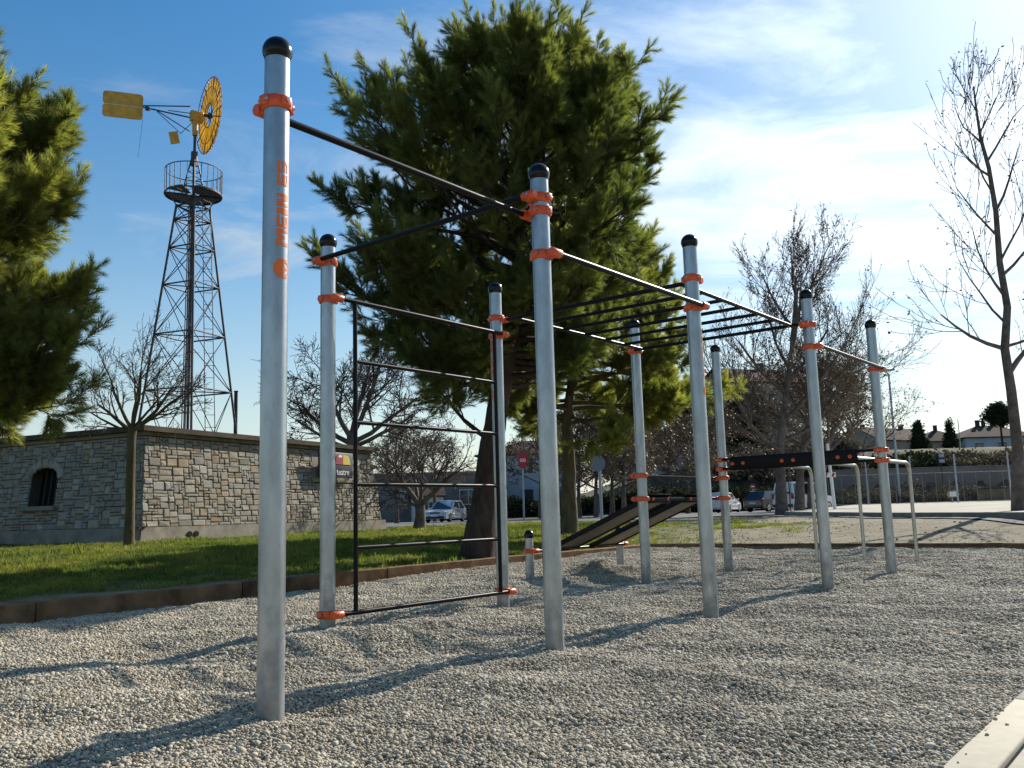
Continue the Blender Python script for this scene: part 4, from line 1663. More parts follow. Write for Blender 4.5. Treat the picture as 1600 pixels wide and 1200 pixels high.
# small side vane
sv = hub0 - AX * .62 - UP * 1.0
mb = MB(); mb.tube([TL - AX * 1.2 - UP * .1, sv + AX * .1 + UP * .12], .014, 5); mb.tube([sv + AX * .1 + UP * .12, TL - UP * .3 + AX * .15], .014, 5); mb.build('vane_arm', M_TOWER, mill)
mb = MB(); mb.bbox(sv - AX * .13 - UP * .08, (.34, .5, .012), .005, frame_M((AX * .9 + UP * .25).normalized(), (UP * .95 - AX * .2).normalized(), SDV)); mb.build('side_vane', M_YEL, mill)
mb = MB(); mb.tube([vane0 + UP * .0 - UP * .45, vane0 - UP * 1.2 + SDV * .02 - AX * .05, vane0 - UP * 2.0 - AX * .12], .006, 4); mb.build('pull_wire', M_TOWER, mill)

# ================================================================== TREES


class Segs:
    """tapering limb pieces gathered into one mesh"""

    def __init__(self):
        self.a = []; self.b = []; self.ra = []; self.rb = []

    def add(self, a, b, ra, rb):
        self.a.append(a); self.b.append(b); self.ra.append(ra); self.rb.append(rb)

    def mesh(self, name, m, parent, n=4, smooth=True):
        A = np.array(self.a, float); B = np.array(self.b, float)
        ra = np.array(self.ra)[:, None]; rb = np.array(self.rb)[:, None]
        d = B - A; L = np.linalg.norm(d, axis=1, keepdims=True); d = d / np.maximum(L, 1e-6)
        up = np.where(np.abs(d[:, 2:3]) < .9, np.array([[0, 0, 1.]]), np.array([[1., 0, 0]]))
        x = np.cross(d, up); x /= np.linalg.norm(x, axis=1, keepdims=True)
        y = np.cross(d, x)
        k = len(A)
        V = np.empty((k, 2 * n, 3))
        for i in range(n):
            an = 2 * math.pi * i / n
            o = x * math.cos(an) + y * math.sin(an)
            V[:, i] = A + o * ra - d * ra * .3
            V[:, n + i] = B + o * rb + d * rb * .3
        base = (np.arange(k) * 2 * n)[:, None]
        F = []
        for i in range(n):
            j = (i + 1) % n
            F.append(np.concatenate([base + i, base + n + i, base + n + j, base + j], 1))
        return fast_mesh(name, V.reshape(-1, 3), np.concatenate(F), m, parent, smooth)


def rdir(d, ang, rr):
    """a direction leaning from d by ang in a random sense"""
    a = Vector((rr.gauss(0, 1), rr.gauss(0, 1), rr.gauss(0, 1)))
    s = a - d * a.dot(d)
    if s.length < 1e-4: s = d.orthogonal()
    s.normalize()
    return (d * math.cos(ang) + s * math.sin(ang)).normalized()


def limb(sg, p, d, L, r, lev, P, rr, tips):
    k = max(2, int(P['seg'][lev]))
    pts = [p]; ds = [d]
    for i in range(k):
        d = (d + Vector((rr.gauss(0, 1), rr.gauss(0, 1), rr.gauss(0, 1))) * P['wob'][lev] + UP * P['trop'][lev]).normalized()
        pts.append(pts[-1] + d * (L / k)); ds.append(d)
    rt = max(P['rmin'], r * P['taper'])
    for i in range(k):
        r0 = r + (rt - r) * i / k; r1 = r + (rt - r) * (i + 1) / k
        sg[0 if lev < P['split'] else 1].add(pts[i], pts[i + 1], r0, r1)
    if lev + 1 < P['levels']:
        n = P['kids'][lev]; n = int(n) + (rr.random() < n - int(n))
        for c in range(n):
            t = P['from'][lev] + (1 - P['from'][lev]) * ((c + rr.random()) / n)
            if c == n - 1 and P.get('tipgrow', True): t = 1.0
            f = min(t * k, k - 1e-4); i = int(f)
            q = pts[i].lerp(pts[i + 1], f - i)
            ang = P['ang'][lev] * rr.uniform(.65, 1.3) * (1 if t < .99 else .45)
            rl = r + (rt - r) * t
            limb(sg, q, rdir(ds[i + 1], ang, rr), L * P['len'][lev] * rr.uniform(.65, 1.25) * (1 - .35 * t * P.get('cone', .5)),
                 max(P['rmin'], rl * P['rk'][lev]), lev + 1, P, rr, tips)
    else:
        tips.append((pts[-1], ds[-1]))
        if len(pts) > 2: tips.append((pts[len(pts) // 2], ds[len(pts) // 2]))


BASE = dict(seg=[4, 4, 3, 3, 2], wob=[.10, .13, .16, .18, .2], trop=[.10, .10, .08, .06, .04], taper=.45, rmin=.006, levels=5, kids=[6, 6, 5, 4], len=[.62, .62, .6, .6],
            ang=[.75, .75, .75, .8], rk=[.6, .6, .6, .6], split=2, **{'from': [.3, .2, .15, .1]})

leafball = None


def bare_tree(name, label, base, trunk, r0, P, seed, bark, twig, limbs=None, leaves=0, leafm=None, leafsize=.03, group=None, n_lo=7):
    """trunk: list of world points; limbs: list of (trunk fraction, direction, length, radius) or None for automatic"""
    rr = random.Random(seed)
    root = thing(name, base, label, 'tree', group)
    PP = dict(BASE); PP.update(P)
    mb = MB()
    tp = [Vector(p) for p in trunk]
    n = len(tp)
    rt = PP.get('rtop', r0 * .35)
    rads = [r0 + (rt - r0) * (i / (n - 1)) ** .8 for i in range(n)]
    rads[0] *= 1.25
    mb.tube([tp[0] - UP * .25] + tp, [rads[0] * 1.1] + rads, 12)
    mb.build('trunk', bark, root)
    sg = (Segs(), Segs()); tips = []
    for fr, d, L, r in limbs:
        f = min(fr * (n - 1), n - 1 - 1e-4); i = int(f)
        q = tp[i].lerp(tp[i + 1], f - i)
        limb(sg, q, Vector(d).normalized(), L, r, 0, PP, rr, tips)
    if sg[0].a: sg[0].mesh('limbs', bark, root, 6)
    if sg[1].a:
        tw = sg[1].mesh('twigs', twig, root, 3)
        tw['kind'] = 'stuff'
    if leaves:
        pts = [t for t in tips if rr.random() < leaves]
        V = []; F = []
        for p, d in pts:
            for q in range(rr.choice([1, 1, 2])):
                c = p + Vector((rr.gauss(0, 1), rr.gauss(0, 1), rr.gauss(0, 1))) * leafsize * 1.2
                a = Vector((rr.gauss(0, 1), rr.gauss(0, 1), rr.gauss(0, 1))).normalized(); b = a.orthogonal().normalized()
                s = leafsize * rr.uniform(.6, 1.3)
                o = len(V)
                V += [c - a * s, c + b * s * .7, c + a * s, c - b * s * .7]
                F.append((o, o + 1, o + 2, o + 3))
        if V:
            fast_mesh('dry_leaves', np.array([tuple(v) for v in V]), np.array(F), leafm, root)['kind'] = 'stuff'
    return root


def auto_limbs(rr, n, f0, f1, L, r, elev=(.4, 1.0), lshape=None):
    out = []
    a = rr.uniform(0, 6.28)
    for i in range(n):
        t = (i + rr.random() * .6) / n
        a += 2.4 + rr.uniform(-.4, .4)
        e = elev[0] + (elev[1] - elev[0]) * t * rr.uniform(.8, 1.2)
        k = 1 - .45 * t if lshape is None else lshape(t)
        out.append((f0 + (f1 - f0) * t, (math.cos(a) * math.cos(e), math.sin(a) * math.cos(e), math.sin(e)), L * k * rr.uniform(.8, 1.2), r * (1 - .4 * t)))
    return out


def trunk_px(pts, Y, yslope=0.0):
    """trunk points from photo pixels, base first, all about Y metres ahead"""
    out = []
    for i, (px, py) in enumerate(pts):
        out.append(at(px, py, Y + yslope * i))
    out[0].z = lz(out[0].x, out[0].y) - .02 if True else out[0].z
    return out


M_LEAFB = leaf_mat('dry brown leaf', (.085, .056, .032), (.135, .095, .055), trans=.3, rand=.3)
M_LEAFB2 = leaf_mat('hanging seed ball', (.045, .03, .02), (.07, .045, .03), trans=.1, rand=.3)

# young bare tree in front of the building
tp = trunk_px([(201, 866), (203, 800), (204, 740), (205, 690), (207, 668)], 17.6)
rr = random.Random(4)
lb = [(.92, (-.85, .15, .75), 1.05, .045), (.95, (-.45, -.4, 1.2), 1.1, .04), (1.0, (.05, .3, 1.2), 1.2, .04), (1.0, (.35, -.3, 1.1), 1.15, .038), (.96, (1.0, .25, .6), 1.15, .045),
      (.93, (1.15, -.1, .34), 1.25, .042), (.97, (.6, .6, .8), 1.0, .035), (.9, (-1.0, -.3, .45), .9, .035)]
bare_tree('bare_tree', 'young bare tree with forked crown standing on the lawn before the stone building', tp[0], tp, .088,
          dict(kids=[4.5, 4, 3.5, 3], len=[.66, .62, .6, .6], trop=[.05, .07, .07, .05, .03], rmin=.0045, split=2, levels=5, rk=[.55, .55, .6, .6], ang=[.65, .65, .7, .8], rtop=.085), 12, M_BARK_G, M_TWIG, lb)

# low forked tree beyond the ladder
tp = trunk_px([(655, 830), (657, 806), (656, 790)], 31)
lb = [(.95, (-.75, 0, .75), 1.5, .11), (1.0, (.8, .1, .75), 1.6, .11), (.98, (-.2, .5, .9), 1.5, .08), (1.0, (.25, -.5, .95), 1.5, .08), (.9, (-1.2, -.3, .5), 1.3, .06)]
bare_tree('bare_tree', 'low bare tree with wide forked limbs on the lawn in front of the silver hatchback', tp[0], tp, .19,
          dict(kids=[5, 4, 4, 3], len=[.75, .7, .65, .6], trop=[.04, .05, .04, .03, .0], rmin=.008, ang=[.7, .75, .8, .85], rk=[.55, .55, .6, .6], split=2, rtop=.17), 23, M_BARK_P, M_TWIG, lb)

# big bare tree behind the building's far end
tp = trunk_px([(556, 826), (556, 760), (553, 705), (550, 680)], 36)
lb = [(.8, (-.9, .2, .55), 3.0, .12), (.9, (-.6, -.4, .9), 3.0, .12), (1, (.1, .3, 1), 3.2, .13), (1, (.6, -.2, .9), 3.2, .12), (.85, (1.0, .2, .55), 3.3, .12), (.75, (1.1, -.4, .35), 3.0, .1), (.7, (-1.1, -.1, .25), 2.6, .09), (.95, (.3, .7, .8), 2.8, .1)]
bare_tree('bare_tree', 'wide bare tree rising behind the far end of the stone building', tp[0], tp, .30,
          dict(kids=[6, 6, 5, 4], len=[.58, .6, .6, .6], trop=[.03, .04, .03, .02, .0], rmin=.010, rk=[.5, .55, .6, .6], split=2, rtop=.22), 31, M_BARK_P, M_TWIG, lb)
# plane tree at the right edge
PY = 22.5
tp = trunk_px([(1593, 797), (1590, 700), (1580, 610), (1570, 545), (1574, 480), (1562, 410), (1556, 330), (1545, 262), (1532, 215), (1526, 175), (1521, 135)], PY)
tp[0].z = float(plaza_z(tp[0].x, tp[0].y))
lb = []
rr = random.Random(15)


def lpx(fr, px0, py0, px1, py1, r, dy=0.0):
    a = at(px0, py0, PY); b = at(px1, py1, PY + dy)
    d = b - a
    return (fr, d, d.length, r)


lb += [lpx(.30, 1572, 548, 1462, 530, .06), lpx(.305, 1572, 545, 1640, 520, .05, 1), lpx(.24, 1580, 585, 1650, 520, .08), lpx(.42, 1572, 480, 1500, 395, .04, -.6), lpx(.47, 1566, 440, 1650, 380, .045, .7),
       lpx(.55, 1560, 390, 1490, 320, .035, .6), lpx(.60, 1557, 355, 1620, 270, .04, -.4), lpx(.68, 1548, 285, 1480, 260, .035, -.5), lpx(.72, 1545, 262, 1590, 180, .035, .3), lpx(.78, 1534, 220, 1470, 170, .03, .3),
       lpx(.82, 1530, 200, 1570, 150, .025), lpx(.9, 1525, 175, 1495, 135, .02), lpx(.95, 1523, 150, 1535, 110, .018), lpx(.36, 1573, 515, 1480, 430, .035, 1), lpx(.64, 1553, 330, 1480, 250, .03, -1), lpx(.5, 1563, 420, 1600, 300, .035, -1)]
bare_tree('plane_tree', 'tall crooked bare plane tree with hanging seed balls at the edge of the plaza', tp[0], tp, .155,
          dict(kids=[5.5, 3, 2], len=[.66, .55, .5], trop=[.16, .16, .12, .05], wob=[.10, .07, .06, .08], levels=4, rmin=.0075, rk=[.42, .5, .6], ang=[.8, .45, .4], split=1, taper=.3, rtop=.02, cone=.2), 44,
          M_BARK_P, M_TWIG, lb, leaves=.6, leafm=M_LEAFB2, leafsize=.045)


def plane(label, basepx, Y, pts, r0, nl, L, lr, seed, leaves, P=None, twig=M_TWIG, el=(.25, 1.15), f0=.25, lsz=.06, group=None):
    tp = trunk_px([basepx] + pts, Y)
    b = tp[0]
    if b.x > float(edge_x(b.y)): b.z = max(float(plaza_z(b.x, b.y)), b.z) if b.y < 76 else b.z
    Q = dict(kids=[6, 5, 4.5, 3.5], len=[.62, .62, .6, .6], trop=[.06, .06, .05, .03, .0], rmin=.0075, split=2, rk=[.5, .55, .6, .6])
    Q.update(P or {})
    return bare_tree('plane_tree' if 'plane' in label else 'bare_tree', label, b, tp, r0, Q, seed, M_BARK_P, twig, auto_limbs(random.Random(seed), nl, f0, 1, L, lr, el), leaves, M_LEAFB, lsz, group)


plane('bare plane tree with a pale trunk standing beside the white van', (1221, 800), 38, [(1220, 740), (1219, 690), (1228, 620), (1238, 540), (1245, 450)], .235, 13, 4.0, .105, 51, .16, dict(wob=[.08, .1, .10, .12, .14], trop=[.12, .14, .12, .10, .08], ang=[.7, .6, .55, .6]), f0=.33)
plane('bare plane tree with brown leaves, its trunk right of the white van door', (1249, 799), 40, [(1250, 740), (1256, 690), (1268, 645), (1280, 600)], .21, 12, 2.9, .105, 52, .3, None, M_TWIG_B, f0=.4, lsz=.06)
plane('brown leafed tree with a dark slim trunk behind the posts of the dip bars', (1286, 797), 46, [(1286, 740), (1294, 700), (1308, 655), (1320, 620)], .17, 11, 3.2, .1, 53, .3, None, M_TWIG_B, f0=.35, lsz=.06)
plane('brown leafed tree leaning right towards the tall street lamp', (1262, 797), 56, [(1266, 750), (1285, 715), (1320, 680), (1345, 655)], .2, 10, 3.2, .1, 54, .3, None, M_TWIG_B, f0=.45, lsz=.08)
FAR = [(905, 806, 62, 650, 61), (932, 806, 58, 640, 62), (957, 805, 60, 630, 63), (975, 805, 57, 640, 64), (880, 808, 70, 660, 65), (1010, 803, 66, 650, 66), (1045, 802, 68, 640, 67), (1075, 801, 70, 650, 68), (845, 808, 66, 665, 69), (620, 815, 66, 690, 70), (680, 813, 70, 690, 71), (1105, 800, 74, 640, 72)]
kinds = ['behind the round sign', 'beside the post of the round sign', 'left of the tall far post of the monkey bars', 'in line with the sloping benches', 'behind the trunk of the second pine', 'above the upper sloping bench', 'beyond the low bars', 'beside the distant white car',
         'right of the red sign', 'behind the low forked tree', 'behind the silver hatchback', 'before the hillside house']
for (px, py, Y, pt, sd), kk in zip(FAR, kinds):
    plane('slim brown twigged street tree ' + kk, (px, py), Y, [(px - 1, py - 40), (px, py - 75), (px + random.uniform(-6, 6), pt + 20)], .16, 10, 3.0, .07, sd, (.08 if px < 760 else .3), dict(kids=[5, 5, 4, 3], rmin=.011), M_TWIG_B, f0=.35, lsz=.09, group='street trees along the car park')

# ---------------------------------------------------------------- pines


def needle_shape(name, seed, m, n=76, L=.18, nl=.105, w=.0023):
    rr = random.Random(seed)
    V, F = [], []
    o = 0
    # twig
    for a in range(3):
        V.append((.004 * math.cos(a * 2.09), .004 * math.sin(a * 2.09), -.05))
    V.append((0, 0, L)); F += [(0, 1, 3), (1, 2, 3), (2, 0, 3)]
    for i in range(n):
        t = rr.random() ** .8
        z = L * (.05 + .95 * t)
        az = rr.uniform(0, 6.28); el = rr.uniform(.35, .95) * (1.15 - .55 * t)
        d = Vector((math.cos(az) * math.sin(el), math.sin(az) * math.sin(el), math.cos(el)))
        s = d.orthogonal().normalized()
        s = Matrix.Rotation(rr.uniform(0, 3.1), 3, d) @ s
        l = nl * rr.uniform(.7, 1.15)
        p = Vector((0, 0, z)); o = len(V)
        V += [p - s * w, p + s * w, p + d * l * .6 + s * w * .8 + Vector((0, 0, l * .03)), p + d * l + Vector((0, 0, l * .10))]
        F += [(o, o + 1, o + 2), (o, o + 2, o + 3)]
    return loose(name, V, F, m)


M_NEEDLE = leaf_mat('pine needle', (.100, .130, .048), (.195, .215, .072), trans=.58, nscale=.75, rand=.35, rough=.45)
M_NEEDLE2 = leaf_mat('pine needle light', (.15, .17, .058), (.275, .28, .09), trans=.60, nscale=.8, rand=.35, rough=.45)
NEEDLE = needle_shape('needle_shape', 1, M_NEEDLE)
NEEDLE2 = needle_shape('needle_shape_light', 2, M_NEEDLE2)


def quat_rots(D, roll):
    """euler angles that turn +z onto each direction"""
    D = D / np.linalg.norm(D, axis=1, keepdims=True)
    th = np.arccos(np.clip(D[:, 2], -1, 1)); ph = np.arctan2(D[:, 1], D[:, 0])
    # R = Rz(ph) Ry(th) Rz(roll): as XYZ euler
    out = np.empty_like(D)
    cp, sp, ct, st = np.cos(ph), np.sin(ph), np.cos(th), np.sin(th)
    cr_, sr_ = np.cos(roll), np.sin(roll)
    r00 = cp * ct * cr_ - sp * sr_; r10 = sp * ct * cr_ + cp * sr_; r20 = -st * cr_
    r21 = st * sr_; r22 = ct
    out[:, 1] = np.arcsin(np.clip(-r20, -1, 1))
    out[:, 0] = np.arctan2(r21, r22)
    out[:, 2] = np.arctan2(r10, r00)
    return out


def pine(label, base, trunk, r0, env, nlimb, seed, src, bark, f0=.25, tuft=1.0, plume=(8, 13), extra=(), dens=1.0, group=None, sag=0.0, subn=(7, 11), zlim=99.0):
    """env(z, az) gives how far the foliage reaches from the trunk at that height"""
    rr = random.Random(seed)
    root = thing('pine_tree', base, label, 'tree', group)
    tp = [Vector(p) for p in trunk]; n = len(tp)
    mb = MB()
    rads = [max(.02, r0 * (1 - .93 * (i / (n - 1)) ** 1.1)) for i in range(n)]
    rads[0] = r0 * 1.25
    # a finer, slightly uneven trunk
    fine = []; fr = []
    for i in range(n - 1):
        for j in range(3):
            t = j / 3
            fine.append(tp[i].lerp(tp[i + 1], t) + Vector((rr.gauss(0, .012), rr.gauss(0, .012), 0))); fr.append(rads[i] + (rads[i + 1] - rads[i]) * t)
    fine.append(tp[-1]); fr.append(rads[-1])
    mb.tube([fine[0] - UP * .3] + fine, [fr[0] * 1.15] + fr, 14)
    mb.build('trunk', bark, root)
    sg = Segs(); P = []; D = []
    ztop = tp[-1].z; z0 = tp[0].z + (ztop - tp[0].z) * f0

    def on_trunk(z):
        for i in range(n - 1):
            if tp[i].z <= z <= tp[i + 1].z:
                return tp[i].lerp(tp[i + 1], (z - tp[i].z) / max(1e-6, tp[i + 1].z - tp[i].z))
        return tp[-1].copy()

    def plume_at(p, d, L):
        """a leafy shoot that curves upwards"""
        m = max(3, int(rr.randint(*plume) * dens))
        q = p.copy(); dd = d.copy(); st = L / m
        prev = q.copy()
        for i in range(m):
            dd = (dd + UP * .07 + Vector((rr.gauss(0, 1), rr.gauss(0, 1), rr.gauss(0, 1))) * .07).normalized()
            q = q + dd * st
            sg.add(prev, q, .008, .006); prev = q.copy()
            a = rdir(dd, rr.uniform(.25, .85), rr)
            P.append(tuple(q)); D.append(tuple(a))
            if rr.random() < .42:
                P.append(tuple(q)); D.append(tuple(rdir(dd, rr.uniform(.5, 1.1), rr)))
        P.append(tuple(q)); D.append(tuple(dd))

    def big_limb(p, d, L, r, lift):
        k = 5
        pts = [p]; dd = d.normalized()
        for i in range(k):
            dd = (dd + UP * (lift * (i / k) - sag * (1 - i / k)) + Vector((rr.gauss(0, 1), rr.gauss(0, 1), rr.gauss(0, 1))) * .09).normalized()
            pts.append(pts[-1] + dd * L / k)
        for i in range(k):
            sg.add(pts[i], pts[i + 1], r * (1 - .8 * i / k), r * (1 - .8 * (i + 1) / k))
        ns = max(3, int(rr.randint(*subn) * (.45 + .55 * min(1, L / 2.2))))
        for s in range(ns):
            t = .38 + .62 * (s + rr.random()) / ns
            f = min(t * k, k - 1e-4); i = int(f)
            q = pts[i].lerp(pts[i + 1], f - i)
            bd = (pts[i + 1] - pts[i]).normalized()
            sd = rdir(bd, rr.uniform(.35, 1.05), rr)
            sd = (sd + UP * .28).normalized()
            L2 = min(1.0, .42 + .28 * L * (1 - t)) * rr.uniform(.6, 1.15)
            m1 = q + sd * L2 * .45
            sg.add(q, m1, r * .28, r * .14)
            plume_at(m1, (sd + UP * .25).normalized(), L2 * .75)
            for _ in range(rr.choice([1, 1, 2])):
                plume_at(q + sd * L2 * rr.uniform(.2, .5), rdir(sd, rr.uniform(.4, .9), rr), L2 * .55)
        plume_at(pts[-1], dd, .55)

    az = rr.uniform(0, 6.28)
    for i in range(nlimb):
        t = (i + rr.random()) / nlimb
        z = z0 + (ztop - z0) * t ** .9
        az += 2.4 + rr.uniform(-.5, .5)
        p = on_trunk(z)
        e = .10 + .80 * t ** 1.4
        reach = env(z, az)
        L = max(.35, reach / max(.45, math.cos(e * .8))) * rr.uniform(.72, 1.08)
        L = max(.25, min(L, (zlim - z - .45) / math.sin(min(1.4, e + .28)) * .86))
        d = Vector((math.cos(az) * math.cos(e), math.sin(az) * math.cos(e), math.sin(e)))
        big_limb(p, d, L, max(.018, r0 * .30 * (1 - .65 * t)), .17)
    for p, q, r in extra:
        d = Vector(q) - Vector(p)
        big_limb(Vector(p), d, d.length, r, .12)
    sg.mesh('branches', bark, root, 4)['kind'] = 'stuff'
    P = np.array(P); D = np.array(D); k = len(P)
    rng = np.random.default_rng(seed)
    rot = quat_rots(D + rng.normal(0, .05, D.shape), rng.uniform(0, 6.28, k))
    s = tuft * rng.uniform(.8, 1.25, k)
    c = scatter_object('crown', P, rot, np.stack([s, s, s], -1), src, root)
    c['kind'] = 'stuff'
    return root


def envelope(pts):
    zs = [p[0] for p in pts]; rs = [p[1] for p in pts]
    return lambda z, az=0: float(np.interp(z, zs, rs))


PD = 15.1
tp = trunk_px([(745, 870), (754, 800), (765, 720), (777, 640), (792, 560), (804, 470), (811, 400), (815, 340), (819, 275), (821, 205)], PD)
zz = lambda py, Y=PD: at(800, py, Y).z
e1 = [(zz(640), .8), (zz(560), 2.0), (zz(480), 2.8), (zz(400), 3.2), (zz(340), 3.3), (zz(290), 3.0), (zz(240), 2.2), (zz(205), 1.3)]


def env_main(z, az):
    v = envelope(e1)(z)
    return v * (1 - .12 * math.cos(az)) * (.92 if math.sin(az) < 0 else 1.0)


def lx(p, q, Y, dy, r): return (at(*p, Y), at(*q, Y + dy), r)


pine('big dark pine with a leaning trunk standing behind the timber edging', tp[0], tp, .25, env_main, 112, 5, NEEDLE, M_BARK, f0=.38, tuft=1.0, dens=.9, zlim=zz(48),
     extra=[lx((795, 545), (490, 520), PD, .6, .07), lx((785, 590), (640, 580), PD, -.5, .06), lx((770, 690), (650, 620), PD, .8, .055), lx((800, 520), (985, 460), PD, .3, .06)])

PD2 = 21.5
tp = trunk_px([(888, 836), (889, 780), (889, 720), (887, 670), (892, 600), (900, 560), (912, 520), (925, 485)], PD2)
zz2 = lambda py: at(900, py, PD2).z
e2 = [(zz2(690), 2.2), (zz2(640), 2.6), (zz2(600), 2.4), (zz2(540), 2.0), (zz2(480), 1.2)]
pine('lighter green pine with a straight mossy trunk behind the sloping benches', tp[0], tp, .20, lambda z, az: envelope(e2)(z) * (1 + .22 * math.cos(az)), 46, 9, NEEDLE2, M_BARK_G, f0=.53, tuft=1.15, dens=.9, sag=.10,
     extra=[lx((890, 660), (1040, 640), PD2, -.4, .06), lx((890, 650), (985, 650), PD2, -1.2, .05), lx((905, 560), (1100, 545), PD2, .2, .06), lx((905, 560), (1080, 500), PD2, .8, .05), lx((900, 590), (1120, 575), PD2, 1.0, .05), lx((888, 668), (850, 620), PD2, 0, .06)])

PD3 = 11.3
tp = [at(-205, 880, PD3), at(-200, 760, PD3), at(-190, 640, PD3), at(-180, 530, PD3), at(-168, 430, PD3), at(-158, 340, PD3), at(-150, 270, PD3)]
tp[0].z = lz(tp[0].x, tp[0].y)
zz3 = lambda py: at(0, py, PD3).z
e3 = [(zz3(720), 1.2), (zz3(640), 1.75), (zz3(560), 2.05), (zz3(480), 2.15), (zz3(400), 2.25), (zz3(330), 2.1), (zz3(290), 1.5), (zz3(265), 1.0)]
pine('bushy pine at the left edge of the lawn, near the shaded wall', tp[0], tp, .22, lambda z, az: 1.02 * envelope(e3)(z) * (1.0 if math.cos(az) > -.3 else .8), 74, 17, NEEDLE2, M_BARK_G, f0=.38, tuft=1.0, dens=1.0, sag=.03,
     extra=[lx((-180, 620), (95, 520), PD3, .0, .06), lx((-190, 650), (70, 560), PD3, -.5, .05), lx((-190, 650), (10, 640), PD3, .2, .045), lx((-180, 560), (105, 490), PD3, .6, .05), lx((-190, 650), (50, 600), PD3, -.3, .04)])

# ================================================================== FAR BUILDINGS, CARS, SIGNS


def house(label, c, w, d, h, rz, wall, roof='gable', rh=1.4, wins=(), chimneys=(), door=None, name='house', ov=.4, roofm=None, group=None, cat='house'):
    """wins: (x from the middle, sill, width, height) on the face towards the viewer"""
    c = Vector(c)
    root = thing(name, c, label, cat, group)
    M = Matrix.Translation(c) @ Matrix.Rotation(rz, 4, 'Z')
    mb = MB()
    P = lambda x, y, z: M @ Vector((x, y, z))
    v = [P(-w / 2, -d / 2, -.8), P(w / 2, -d / 2, -.8), P(w / 2, d / 2, -.8), P(-w / 2, d / 2, -.8), P(-w / 2, -d / 2, h), P(w / 2, -d / 2, h), P(w / 2, d / 2, h), P(-w / 2, d / 2, h)]
    f = [(0, 1, 5, 4), (1, 2, 6, 5), (2, 3, 7, 6), (3, 0, 4, 7)]
    if roof == 'gable':
        v += [P(-w / 2, 0, h + rh), P(w / 2, 0, h + rh)]; f += [(4, 7, 8), (5, 9, 6)]
    mb.add(v, f, False); mb.build('wall', wall, root)
    rm = roofm or M_ROOF
    mb = MB()
    W, Dd = w / 2 + ov, d / 2 + ov
    th = .14
    if roof == 'gable':
        dz = -rh * ov / (d / 2)
        a = [P(-W, -Dd, h + dz), P(W, -Dd, h + dz), P(W, 0, h + rh), P(-W, 0, h + rh), P(W, Dd, h + dz), P(-W, Dd, h + dz)]
        b = [p + UP * th for p in a]
        mb.add(a + b, [(0, 3, 2, 1), (3, 5, 4, 2), (6, 7, 8, 9), (9, 8, 10, 11), (0, 1, 7, 6), (4, 5, 11, 10), (1, 2, 8, 7), (2, 4, 10, 8), (3, 0, 6, 9), (5, 3, 9, 11)], False)
    elif roof == 'hip':
        k = max(.5, w / 2 - d / 2)
        a = [P(-W, -Dd, h), P(W, -Dd, h), P(W, Dd, h), P(-W, Dd, h), P(-k, 0, h + rh), P(k, 0, h + rh)]
        b = [p - UP * th for p in a[:4]]
        mb.add(a + b, [(0, 1, 5, 4), (1, 2, 5), (2, 3, 4, 5), (3, 0, 4), (0, 6, 7, 1), (1, 7, 8, 2), (2, 8, 9, 3), (3, 9, 6, 0), (6, 9, 8, 7)], False)
    else:
        mb.bbox(c + UP * (h + .08), (w + .3, d + .3, .2), .02, Matrix.Rotation(rz, 4, 'Z'))
    rf = mb.build('roof', rm, root)
    Mr = Matrix.Rotation(rz, 4, 'Z')
    for cx_, cz, cw in chimneys:
        mb = MB(); mb.bbox(P(cx_, 0, h + rh * .8 + cz / 2), (cw, cw, cz), .02, Mr); mb.bbox(P(cx_, 0, h + rh * .8 + cz + .04), (cw + .12, cw + .12, .08), .01, Mr)
        mb.build('chimney', M_ROOF, rf)
    for x, s, ww, hh in wins:
        mb = MB()
        for a_, b_, sx, sz in ((x, s, ww + .16, .09), (x, s + hh, ww + .16, .09)):
            mb.bbox(P(a_, -d / 2 - .02, b_), (sx, .12, sz), .01, Mr)
        for sx in (-1, 1): mb.bbox(P(x + sx * (ww / 2 + .03), -d / 2 - .02, s + hh / 2), (.07, .12, hh), .01, Mr)
        mb.bbox(P(x, -d / 2 - .03, s + hh / 2), (.05, .06, hh - .08), .01, Mr)
        wd = mb.build('window', M_WALLW, root)
        mb = MB(); mb.bbox(P(x, -d / 2 - .012, s + hh / 2), (ww, .02, hh), .004, Mr); mb.build('pane', M_PANE, wd)
    if door:
        x, ww, hh = door
        mb = MB(); mb.bbox(P(x, -d / 2 - .03, hh / 2), (ww, .06, hh), .01, Mr); mb.build('door', M_PLASTIC, root)
    return root


def hpos(px, py, Y):
    p = at(px, py, Y); p.z = lz(p.x, p.y); return p


p = hpos(655, 812, 84)
house('long low grey building with a flat roof behind the silver hatchback', p, 14.5, 6, 4.0, .06, M_WALLG, 'flat', wins=((-4.2, 1.4, 1.3, 1.1), (-1.2, 1.4, 1.3, 1.1), (4.6, 1.2, 1.5, 1.3)), door=(1.6, 1.1, 2.2), name='flat_roofed_building', cat='building', roofm=M_WALLG)
p = hpos(668, 812, 79)
house('small white hut with a tiled roof beside the low grey building', p, 2.6, 2.2, 2.2, .2, M_WALLW, 'gable', .6, wins=((0, 1.0, .7, .7),), name='hut', ov=.2)
p = hpos(832, 806, 92)
house('two storey pale blue house glimpsed behind the red sign', p, 9.5, 8, 5.6, -.12, M_WALLB, 'hip', 1.6, wins=((-3.2, 3.6, 1.2, 1.2), (0, 3.6, 1.2, 1.2), (3.2, 3.6, 1.2, 1.2), (-3.2, .9, 1.4, 1.3), (2.6, .9, 1.6, 1.4)), door=(0, 1.1, 2.1))
p = hpos(1035, 802, 104)
